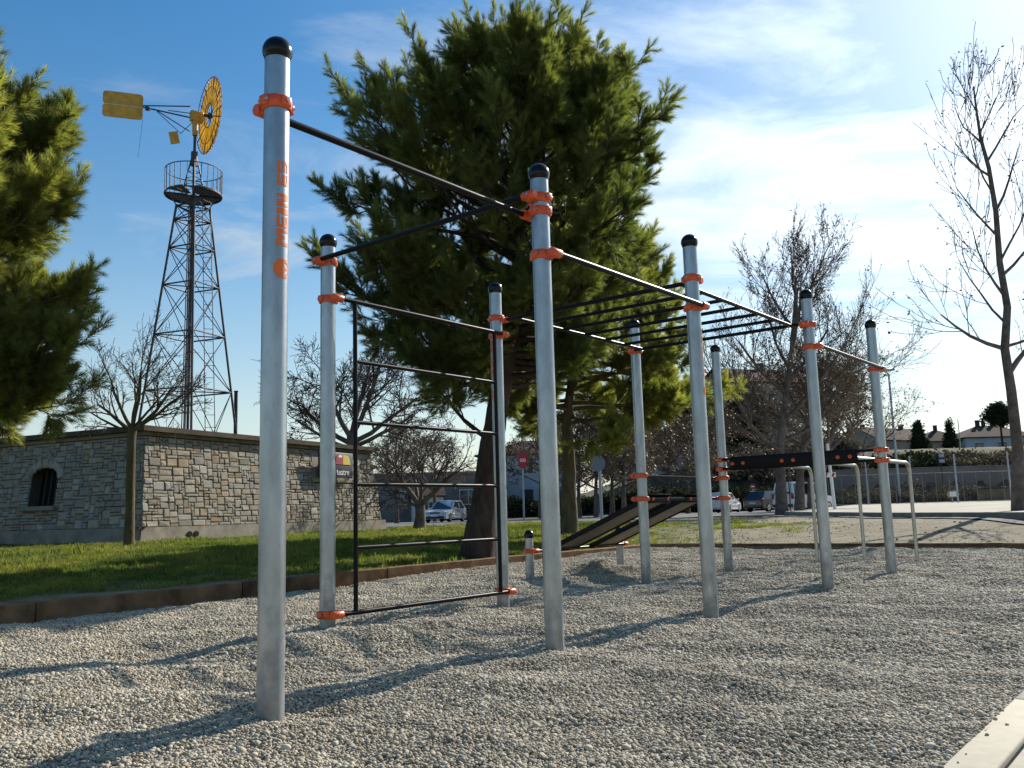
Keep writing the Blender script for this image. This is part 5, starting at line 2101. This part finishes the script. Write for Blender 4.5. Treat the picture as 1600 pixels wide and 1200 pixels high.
house('low white house beyond the sloping benches', p, 10, 7, 3.4, .1, M_WALLW, 'gable', 1.3, wins=((-3.4, 1, 1.4, 1.2), (0, 1, 1.4, 1.2), (3.4, 1, 1.4, 1.2)), chimneys=((2, .9, .5),))
p = hpos(1188, 760, 106)
p.z += 1.0
house('tall ochre house with a gabled roof on the slope behind the plane trees', p, 10.5, 9, 7.2, .35, M_WALLH, 'gable', 2.0, wins=((1.4, 4.3, 1.5, 1.2), (-2.8, 4.3, 1.2, 1.2), (-2.8, 1.2, 1.2, 1.2), (1.6, 1.2, 1.2, 1.2)), chimneys=((1.0, 1.2, .7),))
p = hpos(1385, 702, 150)
house('brown hilltop house with a long roof beside the tall street lamp', p, 12.5, 9, 3.5, .45, M_WALLH, 'gable', 2.2, wins=((-3, .9, 1.3, 1.1), (2, .9, 1.3, 1.1)), chimneys=((-5, 1.0, .5), (3.8, 1.2, .6)), group='hilltop houses')
p = hpos(1464, 702, 150)
house('middle hilltop house with a low hipped roof between two conifers', p, 8, 7, 3.2, .05, M_WALLH, 'hip', 2.0, wins=((-1, .8, 1.3, 1.0),), chimneys=((0, 1.2, .5),), group='hilltop houses')
p = hpos(1543, 702, 150)
house('wide hilltop house with a hipped roof and three chimneys on the right', p, 12, 9, 3.6, .02, M_WALLB, 'hip', 2.2, wins=((-3.8, 1.6, 1.5, 1.1), (0, 1.6, 1.5, 1.1), (3.8, 1.6, 1.5, 1.1)), chimneys=((-1.3, 1.3, .55), (-.3, 1.2, .5), (1.2, 1.2, .5)), group='hilltop houses')
p = hpos(1640, 702, 150)
house('hilltop house at the right edge behind the crooked plane tree', p, 12, 9, 2.8, .0, M_WALLH, 'gable', 1.5, wins=((-2, .8, 1.4, 1.0),), group='hilltop houses')


# bushy crowns of far conifers and hedges
def leaf_cluster(name, seed, m, n=40, s=.35, r=1.0):
    rr = random.Random(seed); V = []; F = []
    for i in range(n):
        c = Vector((rr.gauss(0, 1), rr.gauss(0, 1), rr.gauss(0, 1))) * .5 * r
        a = Vector((rr.gauss(0, 1), rr.gauss(0, 1), rr.gauss(0, 1))).normalized(); b = a.orthogonal().normalized()
        k = s * rr.uniform(.5, 1.2); o = len(V)
        V += [c - a * k, c + b * k * .55, c + a * k, c - b * k * .55]; F.append((o, o + 1, o + 2, o + 3))
    return loose(name, V, F, m)


M_DKLEAF = leaf_mat('dark conifer leaf', (.018, .028, .014), (.035, .046, .02), trans=.05, rough=.9, nscale=.5, rand=.3)
M_HEDGE = leaf_mat('hedge leaf', (.03, .038, .018), (.06, .062, .032), trans=.1, rough=.9, nscale=.4, rand=.3)
M_BRUSH = leaf_mat('glare paled brush leaf', (.085, .072, .052), (.145, .12, .088), trans=.1, rough=.9, nscale=.4, rand=.35)  # brown scrub, lightened: veiling glare over the far bank put into the colour
CL_D = leaf_cluster('conifer_cluster', 2, M_DKLEAF)
CL_H = leaf_cluster('hedge_cluster', 3, M_HEDGE)
CL_B = leaf_cluster('brush_cluster', 4, M_BRUSH)


def far_tree(name, label, base, h, shape, src, seed, n=260, cs=.5, group=None, trunk_r=.15):
    """shape(t) gives the crown's radius at height fraction t (negative: none)"""
    base = Vector(base)
    root = thing(name, base, label, 'tree', group)
    mb = MB(); mb.tube([base - UP * .3, base + UP * h * .5, base + UP * h * .92], [trunk_r, trunk_r * .7, .03], 8); mb.build('trunk', M_BARK, root)
    rng = np.random.default_rng(seed)
    t = rng.uniform(0, 1, n * 3); rad = np.array([shape(x) for x in t])
    ok = rng.random(n * 3) < rad / max(rad.max(), .01)
    t, rad = t[ok][:n], rad[ok][:n]; k = len(t)
    a = rng.uniform(0, 6.28, k); r = rad * np.sqrt(rng.uniform(.1, 1, k)) * (1 + .18 * np.sin(3 * a + t * 9))
    P = np.stack([base.x + r * np.cos(a), base.y + r * np.sin(a), base.z + t * h + rng.normal(0, .1, k)], -1)
    s = cs * rng.uniform(.7, 1.3, k)
    c = scatter_object('crown', P, rng.uniform(0, 6.28, (k, 3)), np.stack([s, s, s * .8], -1), src, root)
    c['kind'] = 'stuff'
    return root


far_tree('conifer_tree', 'small dark conifer on the hilltop right of the long roofed house', hpos(1436, 690, 108), 3.4, lambda t: .9 * (1 - t) ** .8 + .05 if t > .1 else -1, CL_D, 1, 160, .45, 'hilltop conifers')
far_tree('conifer_tree', 'slim dark conifer between the middle and the wide hilltop houses', hpos(1485, 690, 108), 3.6, lambda t: .7 * (1 - t) ** .8 + .05 if t > .1 else -1, CL_D, 2, 140, .38, 'hilltop conifers')
far_tree('umbrella_pine', 'round headed dark pine on the hilltop above the wide house', hpos(1566, 690, 122), 6.6, lambda t: 1.75 * math.sqrt(max(0, 1 - ((t - .80) / .2) ** 2)) if t > .6 else -1, CL_D, 3, 320, .5, None, .18)
for i, (px, Y, h, w, nm) in enumerate(((1168, 92, 8.2, 2.2, 'tall dark evergreen in front of the ochre house'), (1150, 96, 6.2, 2.0, 'shorter dark evergreen left of the ochre house'),
                                       (1095, 112, 8.5, 2.4, 'dark evergreen left of the hillside house, far behind the posts'))):
    far_tree('evergreen_tree', nm, hpos(px, 760, Y), h, lambda t, w=w: w * (math.sin(math.pi * (.12 + .86 * t)) ** .7) if t > .05 else -1, CL_D, 20 + i, 320, .75, 'dark evergreens in the distance')


def hedge(label, px0, px1, Y, h, w, src, seed, n, cs=.45, py=790, group='hedges and scrub'):
    a, b = hpos(px0, py, Y), hpos(px1, py, Y)
    rng = np.random.default_rng(seed)
    t = rng.random(n); v = rng.random(n) ** .7
    x = a.x + (b.x - a.x) * t; y = Y + rng.uniform(-w / 2, w / 2, n)
    hh = h * (.75 + .35 * vnoise(x, y, .35, seed))
    P = np.stack([x, y, land_z(x, y) + v * hh], -1)
    s = cs * rng.uniform(.7, 1.3, n)
    o = scatter_object('hedge', P, rng.uniform(0, 6.28, (n, 3)), np.stack([s, s, s], -1), src, None, (float(a.x), Y, float(a.z)))
    return tag(o, label, 'hedge', group)


hedge('dark clipped hedge along the far side of the car park, behind the distant white car', 985, 1205, 80, 2.2, 2.0, CL_H, 5, 1500, .45)
hedge('low dark hedge beside the low grey building', 590, 760, 82, 1.4, 1.4, CL_H, 6, 500, .4)
hedge('dark hedge in front of the pale blue house', 795, 985, 83, 1.6, 1.6, CL_H, 7, 800, .42)
hedge('dark evergreen scrub above the terrace wall, left of the tall poles', 1300, 1470, 91, 1.3, 4, CL_H, 8, 900, .5, group='scrub on the bank')
hedge('bushy brown scrub on the bank below the wide hilltop house', 1470, 1620, 91, 1.1, 5, CL_B, 9, 900, .5, group='scrub on the bank')
hedge('dry brown scrub at the foot of the terrace wall', 1310, 1620, 80, 1.1, 5, CL_B, 10, 1100, .38, group='scrub on the bank')
hedge('brown scrub on the slope behind the plane trees', 1130, 1330, 90, 3.4, 6, CL_B, 11, 1500, .65, group='scrub on the bank')

# terrace wall on the bank
a, b = at(1296, 750, 86.6), at(1640, 750, 86.6)
mb = MB()
mb.bbox(((a.x + b.x) / 2, 86.3, 3.0), (b.x - a.x, .35, 2.0), .02)
mb.bbox(((a.x + b.x) / 2, 86.3, 4.05), (b.x - a.x + .1, .45, .1), .02)
tag(mb.build('retaining_wall', M_TERR, None, (a.x, 86.3, 2.2)), 'long plain grey brown retaining wall across the bank behind the fence', 'wall')


# wire fence of the sports ground
def wire_mat():
    m = bpy.data.materials.new('chain link wire'); m.use_nodes = True
    nt = m.node_tree; N, L = nt.nodes, nt.links
    b = N['Principled BSDF']; b.inputs['Base Color'].default_value = (.10, .10, .10, 1); b.inputs['Metallic'].default_value = .4; b.inputs['Roughness'].default_value = .5
    tr = N.new('ShaderNodeBsdfTransparent'); mx = N.new('ShaderNodeMixShader')
    tc = N.new('ShaderNodeTexCoord')
    mp = N.new('ShaderNodeMapping'); mp.inputs['Rotation'].default_value = (0, R(45), 0); mp.inputs['Scale'].default_value = (14, 14, 14)
    L.new(tc.outputs['Object'], mp.inputs[0])
    sp = N.new('ShaderNodeSeparateXYZ'); L.new(mp.outputs[0], sp.inputs[0])
    acc = None
    for i in (0, 2):
        fr = N.new('ShaderNodeMath'); fr.operation = 'FRACT'; L.new(sp.outputs[i], fr.inputs[0])
        lt = N.new('ShaderNodeMath'); lt.operation = 'LESS_THAN'; L.new(fr.outputs[0], lt.inputs[0]); lt.inputs[1].default_value = .09
        if acc is None: acc = lt.outputs[0]
        else:
            mm = N.new('ShaderNodeMath'); mm.operation = 'MAXIMUM'; L.new(acc, mm.inputs[0]); L.new(lt.outputs[0], mm.inputs[1]); acc = mm.outputs[0]
    L.new(acc, mx.inputs[0]); L.new(tr.outputs[0], mx.inputs[1]); L.new(b.outputs[0], mx.inputs[2])
    L.new(mx.outputs[0], N['Material Output'].inputs[0])
    return m


FY = 70
fa, fb = at(1296, 785, FY), at(1640, 780, FY)
zf = lambda x: float(plaza_z(x, FY))
fence = thing('wire_fence', (fa.x, FY, zf(fa.x)), 'tall wire mesh fence with thin posts along the far edge of the plaza', 'fence')
mb = MB()
mb.add([(fa.x, FY, zf(fa.x)), (fb.x, FY, zf(fb.x)), (fb.x, FY, zf(fb.x) + 2.3), (fa.x, FY, zf(fa.x) + 2.3)], [(0, 1, 2, 3)], False)
mb.build('wire_mesh', wire_mat(), fence)
k = 0
x = fa.x
while x < fb.x:
    mb = MB(); mb.tube([(x, FY, zf(x) - .1), (x, FY, zf(x) + 2.4)], .024, 6); mb.build('fence_post', mat('fence steel', (.16, .16, .155), rough=.6), fence)
    x += 1.05
mb = MB()
for dz in (.05, 2.3): mb.tube([(fa.x, FY - .03, zf(fa.x) + dz), (fb.x, FY - .03, zf(fb.x) + dz)], .018, 5)
mb.build('top_rail', mat('fence steel', (.16, .16, .155), rough=.6), fence)


def pole(label, px, pyb, pyt, Y, r, m, name='post', cat='post', group=None, lean=0.0):
    b = at(px, pyb, Y); t = at(px, pyt, Y)
    bz = min(b.z, max(lz(b.x, b.y), float(plaza_z(b.x, b.y)) if b.x > KX and b.y < 78 else -9))
    root = thing(name, (b.x, Y, bz), label, cat, group)
    mb = MB(); mb.tube([(b.x, Y, bz - .1), (b.x + lean, Y, t.z)], [r, r * .8], 10); mb.build('pole', m, root)
    return root, Vector((b.x + lean, Y, t.z)), Vector((b.x, Y, bz))


G = 'tall poles of the sports ground'
pole('tall slim pole of the sports ground in line with the beige notice box', 1497, 782, 709, 66, .07, M_SIGNB, group=G)
pole('tall slim pole of the sports ground just left of the crooked plane tree', 1581, 781, 705, 66, .07, M_SIGNB, group=G)
pole('tall grey pole of the sports ground behind the outer dip bar', 1427, 784, 712, 72, .07, M_SIGNB, group=G)
pole('tall grey pole of the sports ground behind the post with the black plate', 1357, 786, 720, 72, .07, M_SIGNB, group=G)
# lamp posts
r_, t_, b_ = pole('tall street lamp with a flat arm standing behind the brown leafed trees', 1407, 790, 585, 78, .11, M_SIGNB, 'street_lamp', 'street lamp')
mb = MB(); mb.tube([t_, t_ + Vector((-.1, 0, .15)), t_ + Vector((-.5, 0, .35))], .06, 8); mb.build('arm', M_SIGNB, r_)
mb = MB(); mb.bbox(t_ + Vector((-.2, 0, .36)), (1.5, .35, .16), .04, Matrix.Rotation(R(-8), 4, 'Y')); mb.build('lamp_head', M_SIGNB, r_)
r_, t_, b_ = pole('thin mast on the hilltop between the two conifers', 1500, 690, 655, 104, .06, M_SIGNB, 'mast', 'mast')
r_, t_, b_ = pole('short post carrying a small dark loudspeaker box on the bank', 1473, 750, 722, 84, .05, M_IRON, 'post', 'post')
mb = MB(); mb.bbox(t_ + UP * .35, (.75, .4, 1.0), .05); mb.build('box', M_PLASTIC, r_)
for dz in (.1, .6):
    mb = MB(); mb.bbox(t_ + Vector((0, -.21, dz)), (.5, .03, .3), .01); mb.build('grille', M_SIGNB, r_)
# notice box on the fence and a pile of boards
q = at(1488, 772, FY - .3)
bx = thing('notice_box', (q.x, q.y, q.z - .4), 'beige notice box on the wire fence beside a tall slim pole', 'box')
M_BEIGE = mat('beige paint', (.42, .38, .25), rough=.7)
mb = MB(); mb.bbox(q, (.62, .2, .46), .03); mb.build('body', M_BEIGE, bx)
mb = MB(); mb.bbox(q - Vector((0, .105, 0)), (.5, .02, .34), .01); mb.build('front', M_WHITE, bx)
mb = MB(); mb.tube([(q.x, q.y + .05, q.z - .9), (q.x, q.y + .05, q.z - .2)], .04, 6); mb.build('leg', M_SIGNB, bx)
q = at(1560, 776, 74)
st_ = thing('shed', (q.x, q.y, zf(q.x)), 'low brown boarded shed behind the fence by the crooked plane tree', 'shed')
mb = MB(); mb.bbox((q.x, q.y, zf(q.x) + .5), (2.6, 1.4, 1.0), .03); mb.build('wall', mat('brown board', (.16, .12, .075), rough=.9, var=.3, vscale=2), st_)
mb = MB(); mb.bbox((q.x, q.y, zf(q.x) + 1.06), (2.8, 1.6, .1), .02); mb.build('roof', M_ROOF, st_)


# signs
def sign_post(label, px, pyb, Y, h, rp, name='road_sign', cat='sign'):
    b = at(px, pyb, Y); b.z = lz(b.x, b.y)
    root = thing(name, b, label, cat)
    mb = MB(); mb.tube([b - UP * .1, b + UP * h], rp, 10); mb.build('pole', M_SIGNB, root)
    return root, b


r_, b = sign_post('red no entry sign with a white bar at the far edge of the lawn', 819, 812, 52, 3.9, .06)
c = b + UP * 3.5 - Vector((0, .09, 0))
oct_ = [(.27 * x, .46 * y) for x, y in ((-.6, -1), (.6, -1), (1, -.55), (1, .55), (.6, 1), (-.6, 1), (-1, .55), (-1, -.55))]
oct_ = [(x * 1.0, y) for x, y in oct_]
Mface = Matrix.Translation(c) @ Matrix.Rotation(R(90), 4, 'X') @ Matrix.Rotation(R(18), 4, 'Y')
mb = MB(); mb.poly_prism(oct_, .05, Mface); pl_ = mb.build('sign_plate', M_RED, r_)
mb = MB(); mb.poly_prism([(-.17, -.09), (.17, -.09), (.17, .09), (-.17, .09)], .02, Mface @ Matrix.Translation((0, -.0, .045))); mb.build('white_bar', M_WHITE, pl_)
for i in (-1, 0, 1):
    mb = MB(); mb.poly_prism([(-.02, -.06), (.02, -.06), (.02, .06), (-.02, .06)], .006, Mface @ Matrix.Translation((i * .1, 0, .064))); mb.build('red_stroke', M_RED, pl_)
r_, b = sign_post('back of a round grey road sign on a thick pole', 940, 808, 44, 3.15, .075)
mb = MB(); cc = b + UP * 2.75
mb.tube([cc + Vector((-.1, -.10, 0)), cc + Vector((-.1, -.13, 0))], .38, 28); mb.build('sign_plate', mat('sign back dull', (.17, .20, .24), rough=.6), r_)
mb = MB()
for dz in (-.2, .2): mb.bbox(cc + Vector((-.05, -.085, dz)), (.5, .04, .05), .008)
mb.build('bracket', M_BOLT, r_)
r_, b = sign_post('small distant no entry sign across the car park', 1178, 796, 70, 2.1, .04)
mb = MB(); cc = b + UP * 1.95; mb.tube([cc + Vector((0, -.05, 0)), cc + Vector((0, -.08, 0))],   .2, 20); pl_ = mb.build('sign_plate', M_RED, r_)
mb = MB(); mb.bbox(cc + Vector((0, -.09, 0)), (.26, .02, .07), .004); mb.build('white_bar', M_WHITE, pl_)
mb = MB(); mb.bbox(cc + Vector((0, -.06, -.5)), (.4, .03, .3), .004); mb.build('lower_plate', M_WHITE, r_)
# white post with a banded barrier board
b = at(1305, 800, 40); b.z = float(plaza_z(b.x, b.y))
r_ = thing('barrier_post', b, 'white post with a red and white board on the plaza behind the station', 'post')
mb = MB(); mb.tube([b - UP * .1, Vector((b.x - .12, b.y, at(1297, 693, 40).z))], [.075, .07], 12); mb.build('pole', M_WHITE, r_)
zc = at(1300, 742, 40).z
mb = MB(); mb.bbox((b.x - .16, b.y - .1, zc), (.55, .05, .2), .01); bd = mb.build('board', M_WHITE, r_)
for s in (-1, 1):
    mb = MB(); mb.bbox((b.x - .16 + s * .16, b.y - .128, zc), (.1, .01, .19), .002, Matrix.Rotation(R(25), 4, 'Y')); mb.build('red_stripe', M_RED, bd)
# thin stake beside the plane tree
pole('thin dark stake on the kerb in front of the white van', 1236, 803, 712, 37, .026, M_IRON, 'stake', 'stake')


# ---------------------------------------------------------------- cars
def car(name, label, loc, rz, paint, L=4.1, W=1.7, H=1.44, kind='hatch', group=None):
    loc = Vector(loc)
    root = thing(name, loc, label, 'van' if kind == 'van' else 'car', group)
    M = Matrix.Translation(loc) @ Matrix.Rotation(rz, 4, 'Z')
    rw = .30
    xf, xr = L * .31, -L * .31          # wheel centres
    belt = .86 if kind != 'van' else .98
    if kind == 'hatch':
        top = [(-L / 2, .46), (-L / 2 + .02, .80), (-L / 2 + .12, belt + .04), (L * .17, belt), (L * .36, .80), (L / 2 - .10, .68), (L / 2, .50), (L / 2 - .01, .28)]
        gh = dict(b0=-L / 2 + .10, b1=L * .20, r0=-L * .34, r1=L * .00)
    elif kind == 'van':
        top = [(-L / 2, .50), (-L / 2 + .02, .95), (-L / 2 + .06, belt + .04), (L * .24, belt), (L * .38, .92), (L / 2 - .10, .78), (L / 2, .55), (L / 2 - .01, .28)]
        gh = dict(b0=-L / 2 + .05, b1=L * .27, r0=-L / 2 + .22, r1=L * .07)
    def arch(x, s):
        return [(x + s * (rw + .06) * math.cos(a), .30 + (rw + .06) * math.sin(a)) for a in np.linspace(0, math.pi, 9)]
    bottom = [(L / 2 - .05, .22)] + [(xf + (rw + .06), .22)] + arch(xf, 1) + [(xf - (rw + .06), .22), (xr + (rw + .06), .22)] + arch(xr, 1) + [(xr - (rw + .06), .22), (-L / 2 + .05, .24)]
    prof = top + bottom
    n = len(prof)
    mb = MB()
    cx_ = sum(x for x, z in prof) / n
    vs = []
    for y, sh in ((-W / 2, .965), (-W / 2 + .07, 1), (W / 2 - .07, 1), (W / 2, .965)):
        for x, z in prof:
            vs.append(M @ Vector((x * sh, y * (1 - .05 * (abs(x) / (L / 2)) ** 3), .22 + (z - .22) * (1 if sh == 1 else .985))))
    fs = []
    for j in range(3):
        for i in range(n):
            a, b_ = j * n + i, j * n + (i + 1) % n
            fs.append((a, a + n, b_ + n, b_))
    bm = bmesh.new()
    vv = [bm.verts.new(p) for p in vs]
    for f in fs: bm.faces.new([vv[i] for i in f])
    bm.faces.new([vv[i] for i in range(n - 1, -1, -1)]); bm.faces.new([vv[3 * n + i] for i in range(n)])
    bmesh.ops.triangulate(bm, faces=[f for f in bm.faces if len(f.verts) > 4])
    bmesh.ops.recalc_face_normals(bm, faces=bm.faces)
    bm.verts.index_update()
    mb.add([v.co for v in bm.verts], [tuple(v.index for v in f.verts) for f in bm.faces], False)
    bm.free()
    # roof part
    wb_, wr = W / 2 - .05, W / 2 * .76
    q = lambda x, y, z: M @ Vector((x, y, z))
    hb = belt - .02
    B = [(gh['b0'], hb + .02), (gh['b1'], hb)]; T = [(gh['r0'], H), (gh['r1'], H - .02)]
    mid = ((gh['r0'] + gh['r1']) / 2, H + .03)
    ring = []
    for sgn in (-1, 1):
        ring.append([q(B[0][0], sgn * wb_, B[0][1]), q(B[1][0], sgn * wb_, B[1][1]), q(T[1][0], sgn * wr, T[1][1]), q(mid[0], sgn * wr, mid[1] - .01), q(T[0][0], sgn * wr, T[0][1])])
    cen = [q(T[1][0] + .05, 0, T[1][1] + .03), q(mid[0], 0, mid[1] + .025), q(T[0][0] - .04, 0, T[0][1] + .02)]
    vs = ring[0] + ring[1] + cen
    mb.add(vs, [(0, 1, 2, 3, 4), (9, 8, 7, 6, 5), (1, 6, 7, 10, 2), (2, 10, 11, 3), (10, 7, 8, 11), (3, 11, 12, 4), (11, 8, 9, 12), (4, 12, 9, 5, 0)], False)
    mb.build('body', paint, root)

    def pane(nm, pts, m=M_GLASS, out=.012):
        pts = [Vector(p) for p in pts]
        nrm = (pts[1] - pts[0]).cross(pts[-1] - pts[0]).normalized()
        cc = sum(pts, Vector()) / len(pts)
        if nrm.dot(cc - (loc + UP * .9)) < 0: nrm = -nrm
        v = [p + nrm * out for p in pts] + [p - nrm * .01 for p in pts]; k = len(pts)
        mb = MB(); mb.add(v, [tuple(range(k)), tuple(range(2 * k - 1, k - 1, -1))] + [(i, (i + 1) % k, (i + 1) % k + k, i + k) for i in range(k)], False)
        return mb.build(nm, m, root)
    lp = lambda a, b_, t: a + (b_ - a) * t

    def quad(A_, B_, C_, D_, u0, u1, v0, v1):
        g = lambda u, v: lp(lp(A_, B_, u), lp(D_, C_, u), v)
        return [g(u0, v0), g(u1, v0), g(u1, v1), g(u0, v1)]
    L0, R0 = ring
    pane('windscreen', quad(L0[1], R0[1], R0[2], L0[2], .07, .93, .06, .93))
    pane('rear_window', quad(R0[0], L0[0], L0[4], R0[4], .10, .90, .15, .92))
    for rg in ring:
        splits = ((.06, .44), (.50, .93)) if kind == 'hatch' else ((.03, .30), (.36, .62), (.67, .95))
        for u0, u1 in splits:
            pane('side_window', quad(rg[0], rg[1], rg[2], rg[4], u0, u1, .10, .90))
    for sgn in (-1, 1):
        for x in (xf, xr):
            yo = sgn * (W / 2 - .11)
            mb = MB(); a = q(x, yo - .10 * 1, rw); b_ = q(x, yo + .10, rw)
            mb.tube([a, a.lerp(b_, .12), a.lerp(b_, .88), b_], [rw * .9, rw, rw, rw * .9], 20); wh = mb.build('wheel', M_TYRE, root)
            mb = MB()
            yo2 = sgn * (W / 2 - .005)
            ax_ = (q(x, yo2, rw) - q(x, 0, rw)).normalized()
            cw = q(x, yo2 - sgn * .012, rw)
            mb.tube([cw - ax_ * .02, cw + ax_ * .012], .20, 18)
            mb.build('rim', M_RIM, wh)
            mb = MB(); mb.tube([cw + ax_ * .012, cw + ax_ * .02], .055, 10); mb.build('hub_cap', M_PLASTIC, wh)
        # lamps
        mb = MB(); mb.bbox(q(L / 2 - .12, sgn * (W / 2 - .30), .66), (.16, .36, .14), .03, Matrix.Rotation(rz, 4, 'Z')); mb.build('headlight', M_LAMPG, root)
        mb = MB(); mb.bbox(q(-L / 2 + .06, sgn * (W / 2 - .13), .82 if kind == 'hatch' else .95), (.14, .20, .22 if kind == 'hatch' else .34), .03, Matrix.Rotation(rz, 4, 'Z')); mb.build('tail_light', M_TAIL, root)
        mb = MB(); mb.bbox(q(gh['b1'] - .25, sgn * (W / 2 + .07), hb + .08), (.1, .18, .13), .03, Matrix.Rotation(rz, 4, 'Z')); mb.build('wing_mirror', paint, root)
        mb = MB(); mb.bbox(q(0, sgn * (W / 2 - .012), .50 if kind == 'hatch' else .60), (L * .38, .03, .07 if kind == 'hatch' else .14), .01, Matrix.Rotation(rz, 4, 'Z')); mb.build('side_strip', M_PLASTIC if kind == 'van' else paint, root)
        mb = MB(); mb.bbox(q(-.02, sgn * (W / 2 - .004), .74), (.18, .03, .03), .008, Matrix.Rotation(rz, 4, 'Z')); mb.build('door_handle', M_PLASTIC, root)
    Mz = Matrix.Rotation(rz, 4, 'Z')
    mb = MB(); mb.bbox(q(L / 2 - .03, 0, .34), (.10, W * .80, .16), .02, Mz); mb.build('air_intake', M_PLASTIC, root)
    mb = MB(); mb.bbox(q(L / 2 - .075, 0, .63), (.10, W * .42, .10), .02, Mz); mb.build('grille', M_PLASTIC, root)
    mb = MB(); mb.bbox(q(L / 2 + .025, 0, .44), (.02, .5, .11), .004, Mz); mb.build('number_plate', M_WHITE, root)
    mb = MB(); mb.bbox(q(-L / 2 + .0, 0, .38), (.08, W * .85, .16), .02, Mz); mb.build('rear_bumper', M_PLASTIC if kind == 'van' else paint, root)
    mb = MB(); mb.bbox(q(-L / 2 - .012, 0, .62), (.02, .5, .11), .004, Mz); mb.build('number_plate', M_WHITE, root)
    return root


def carpos(px, py, Y):
    p = at(px, py, Y)
    p.z = float(plaza_z(p.x, p.y)) + .005 if (p.x > float(edge_x(p.y)) + .5 and p.y < 76) else lz(p.x, p.y) + (.035 if 40 < p.y < 76 else .0)
    return p


car('parked_car', 'silver hatchback facing the camera on the road behind the low forked tree', carpos(696, 815, 62), R(254), M_SILVER, 4.2, 1.74, 1.44)
car('parked_van', 'white glazed van parked behind the two plane trunks', carpos(1258, 800, 57), R(35), M_WHITEP, 4.25, 1.74, 1.80, 'van')
car('parked_car', 'black hatchback parked at an angle behind the white van\'s tail', carpos(1201, 798, 64), R(42), M_BLACKP, 3.9, 1.66, 1.42)
car('parked_car', 'distant white hatchback seen from behind past a far post of the station', carpos(1131, 799, 66), R(62), M_WHITEP, 4.0, 1.7, 1.44)
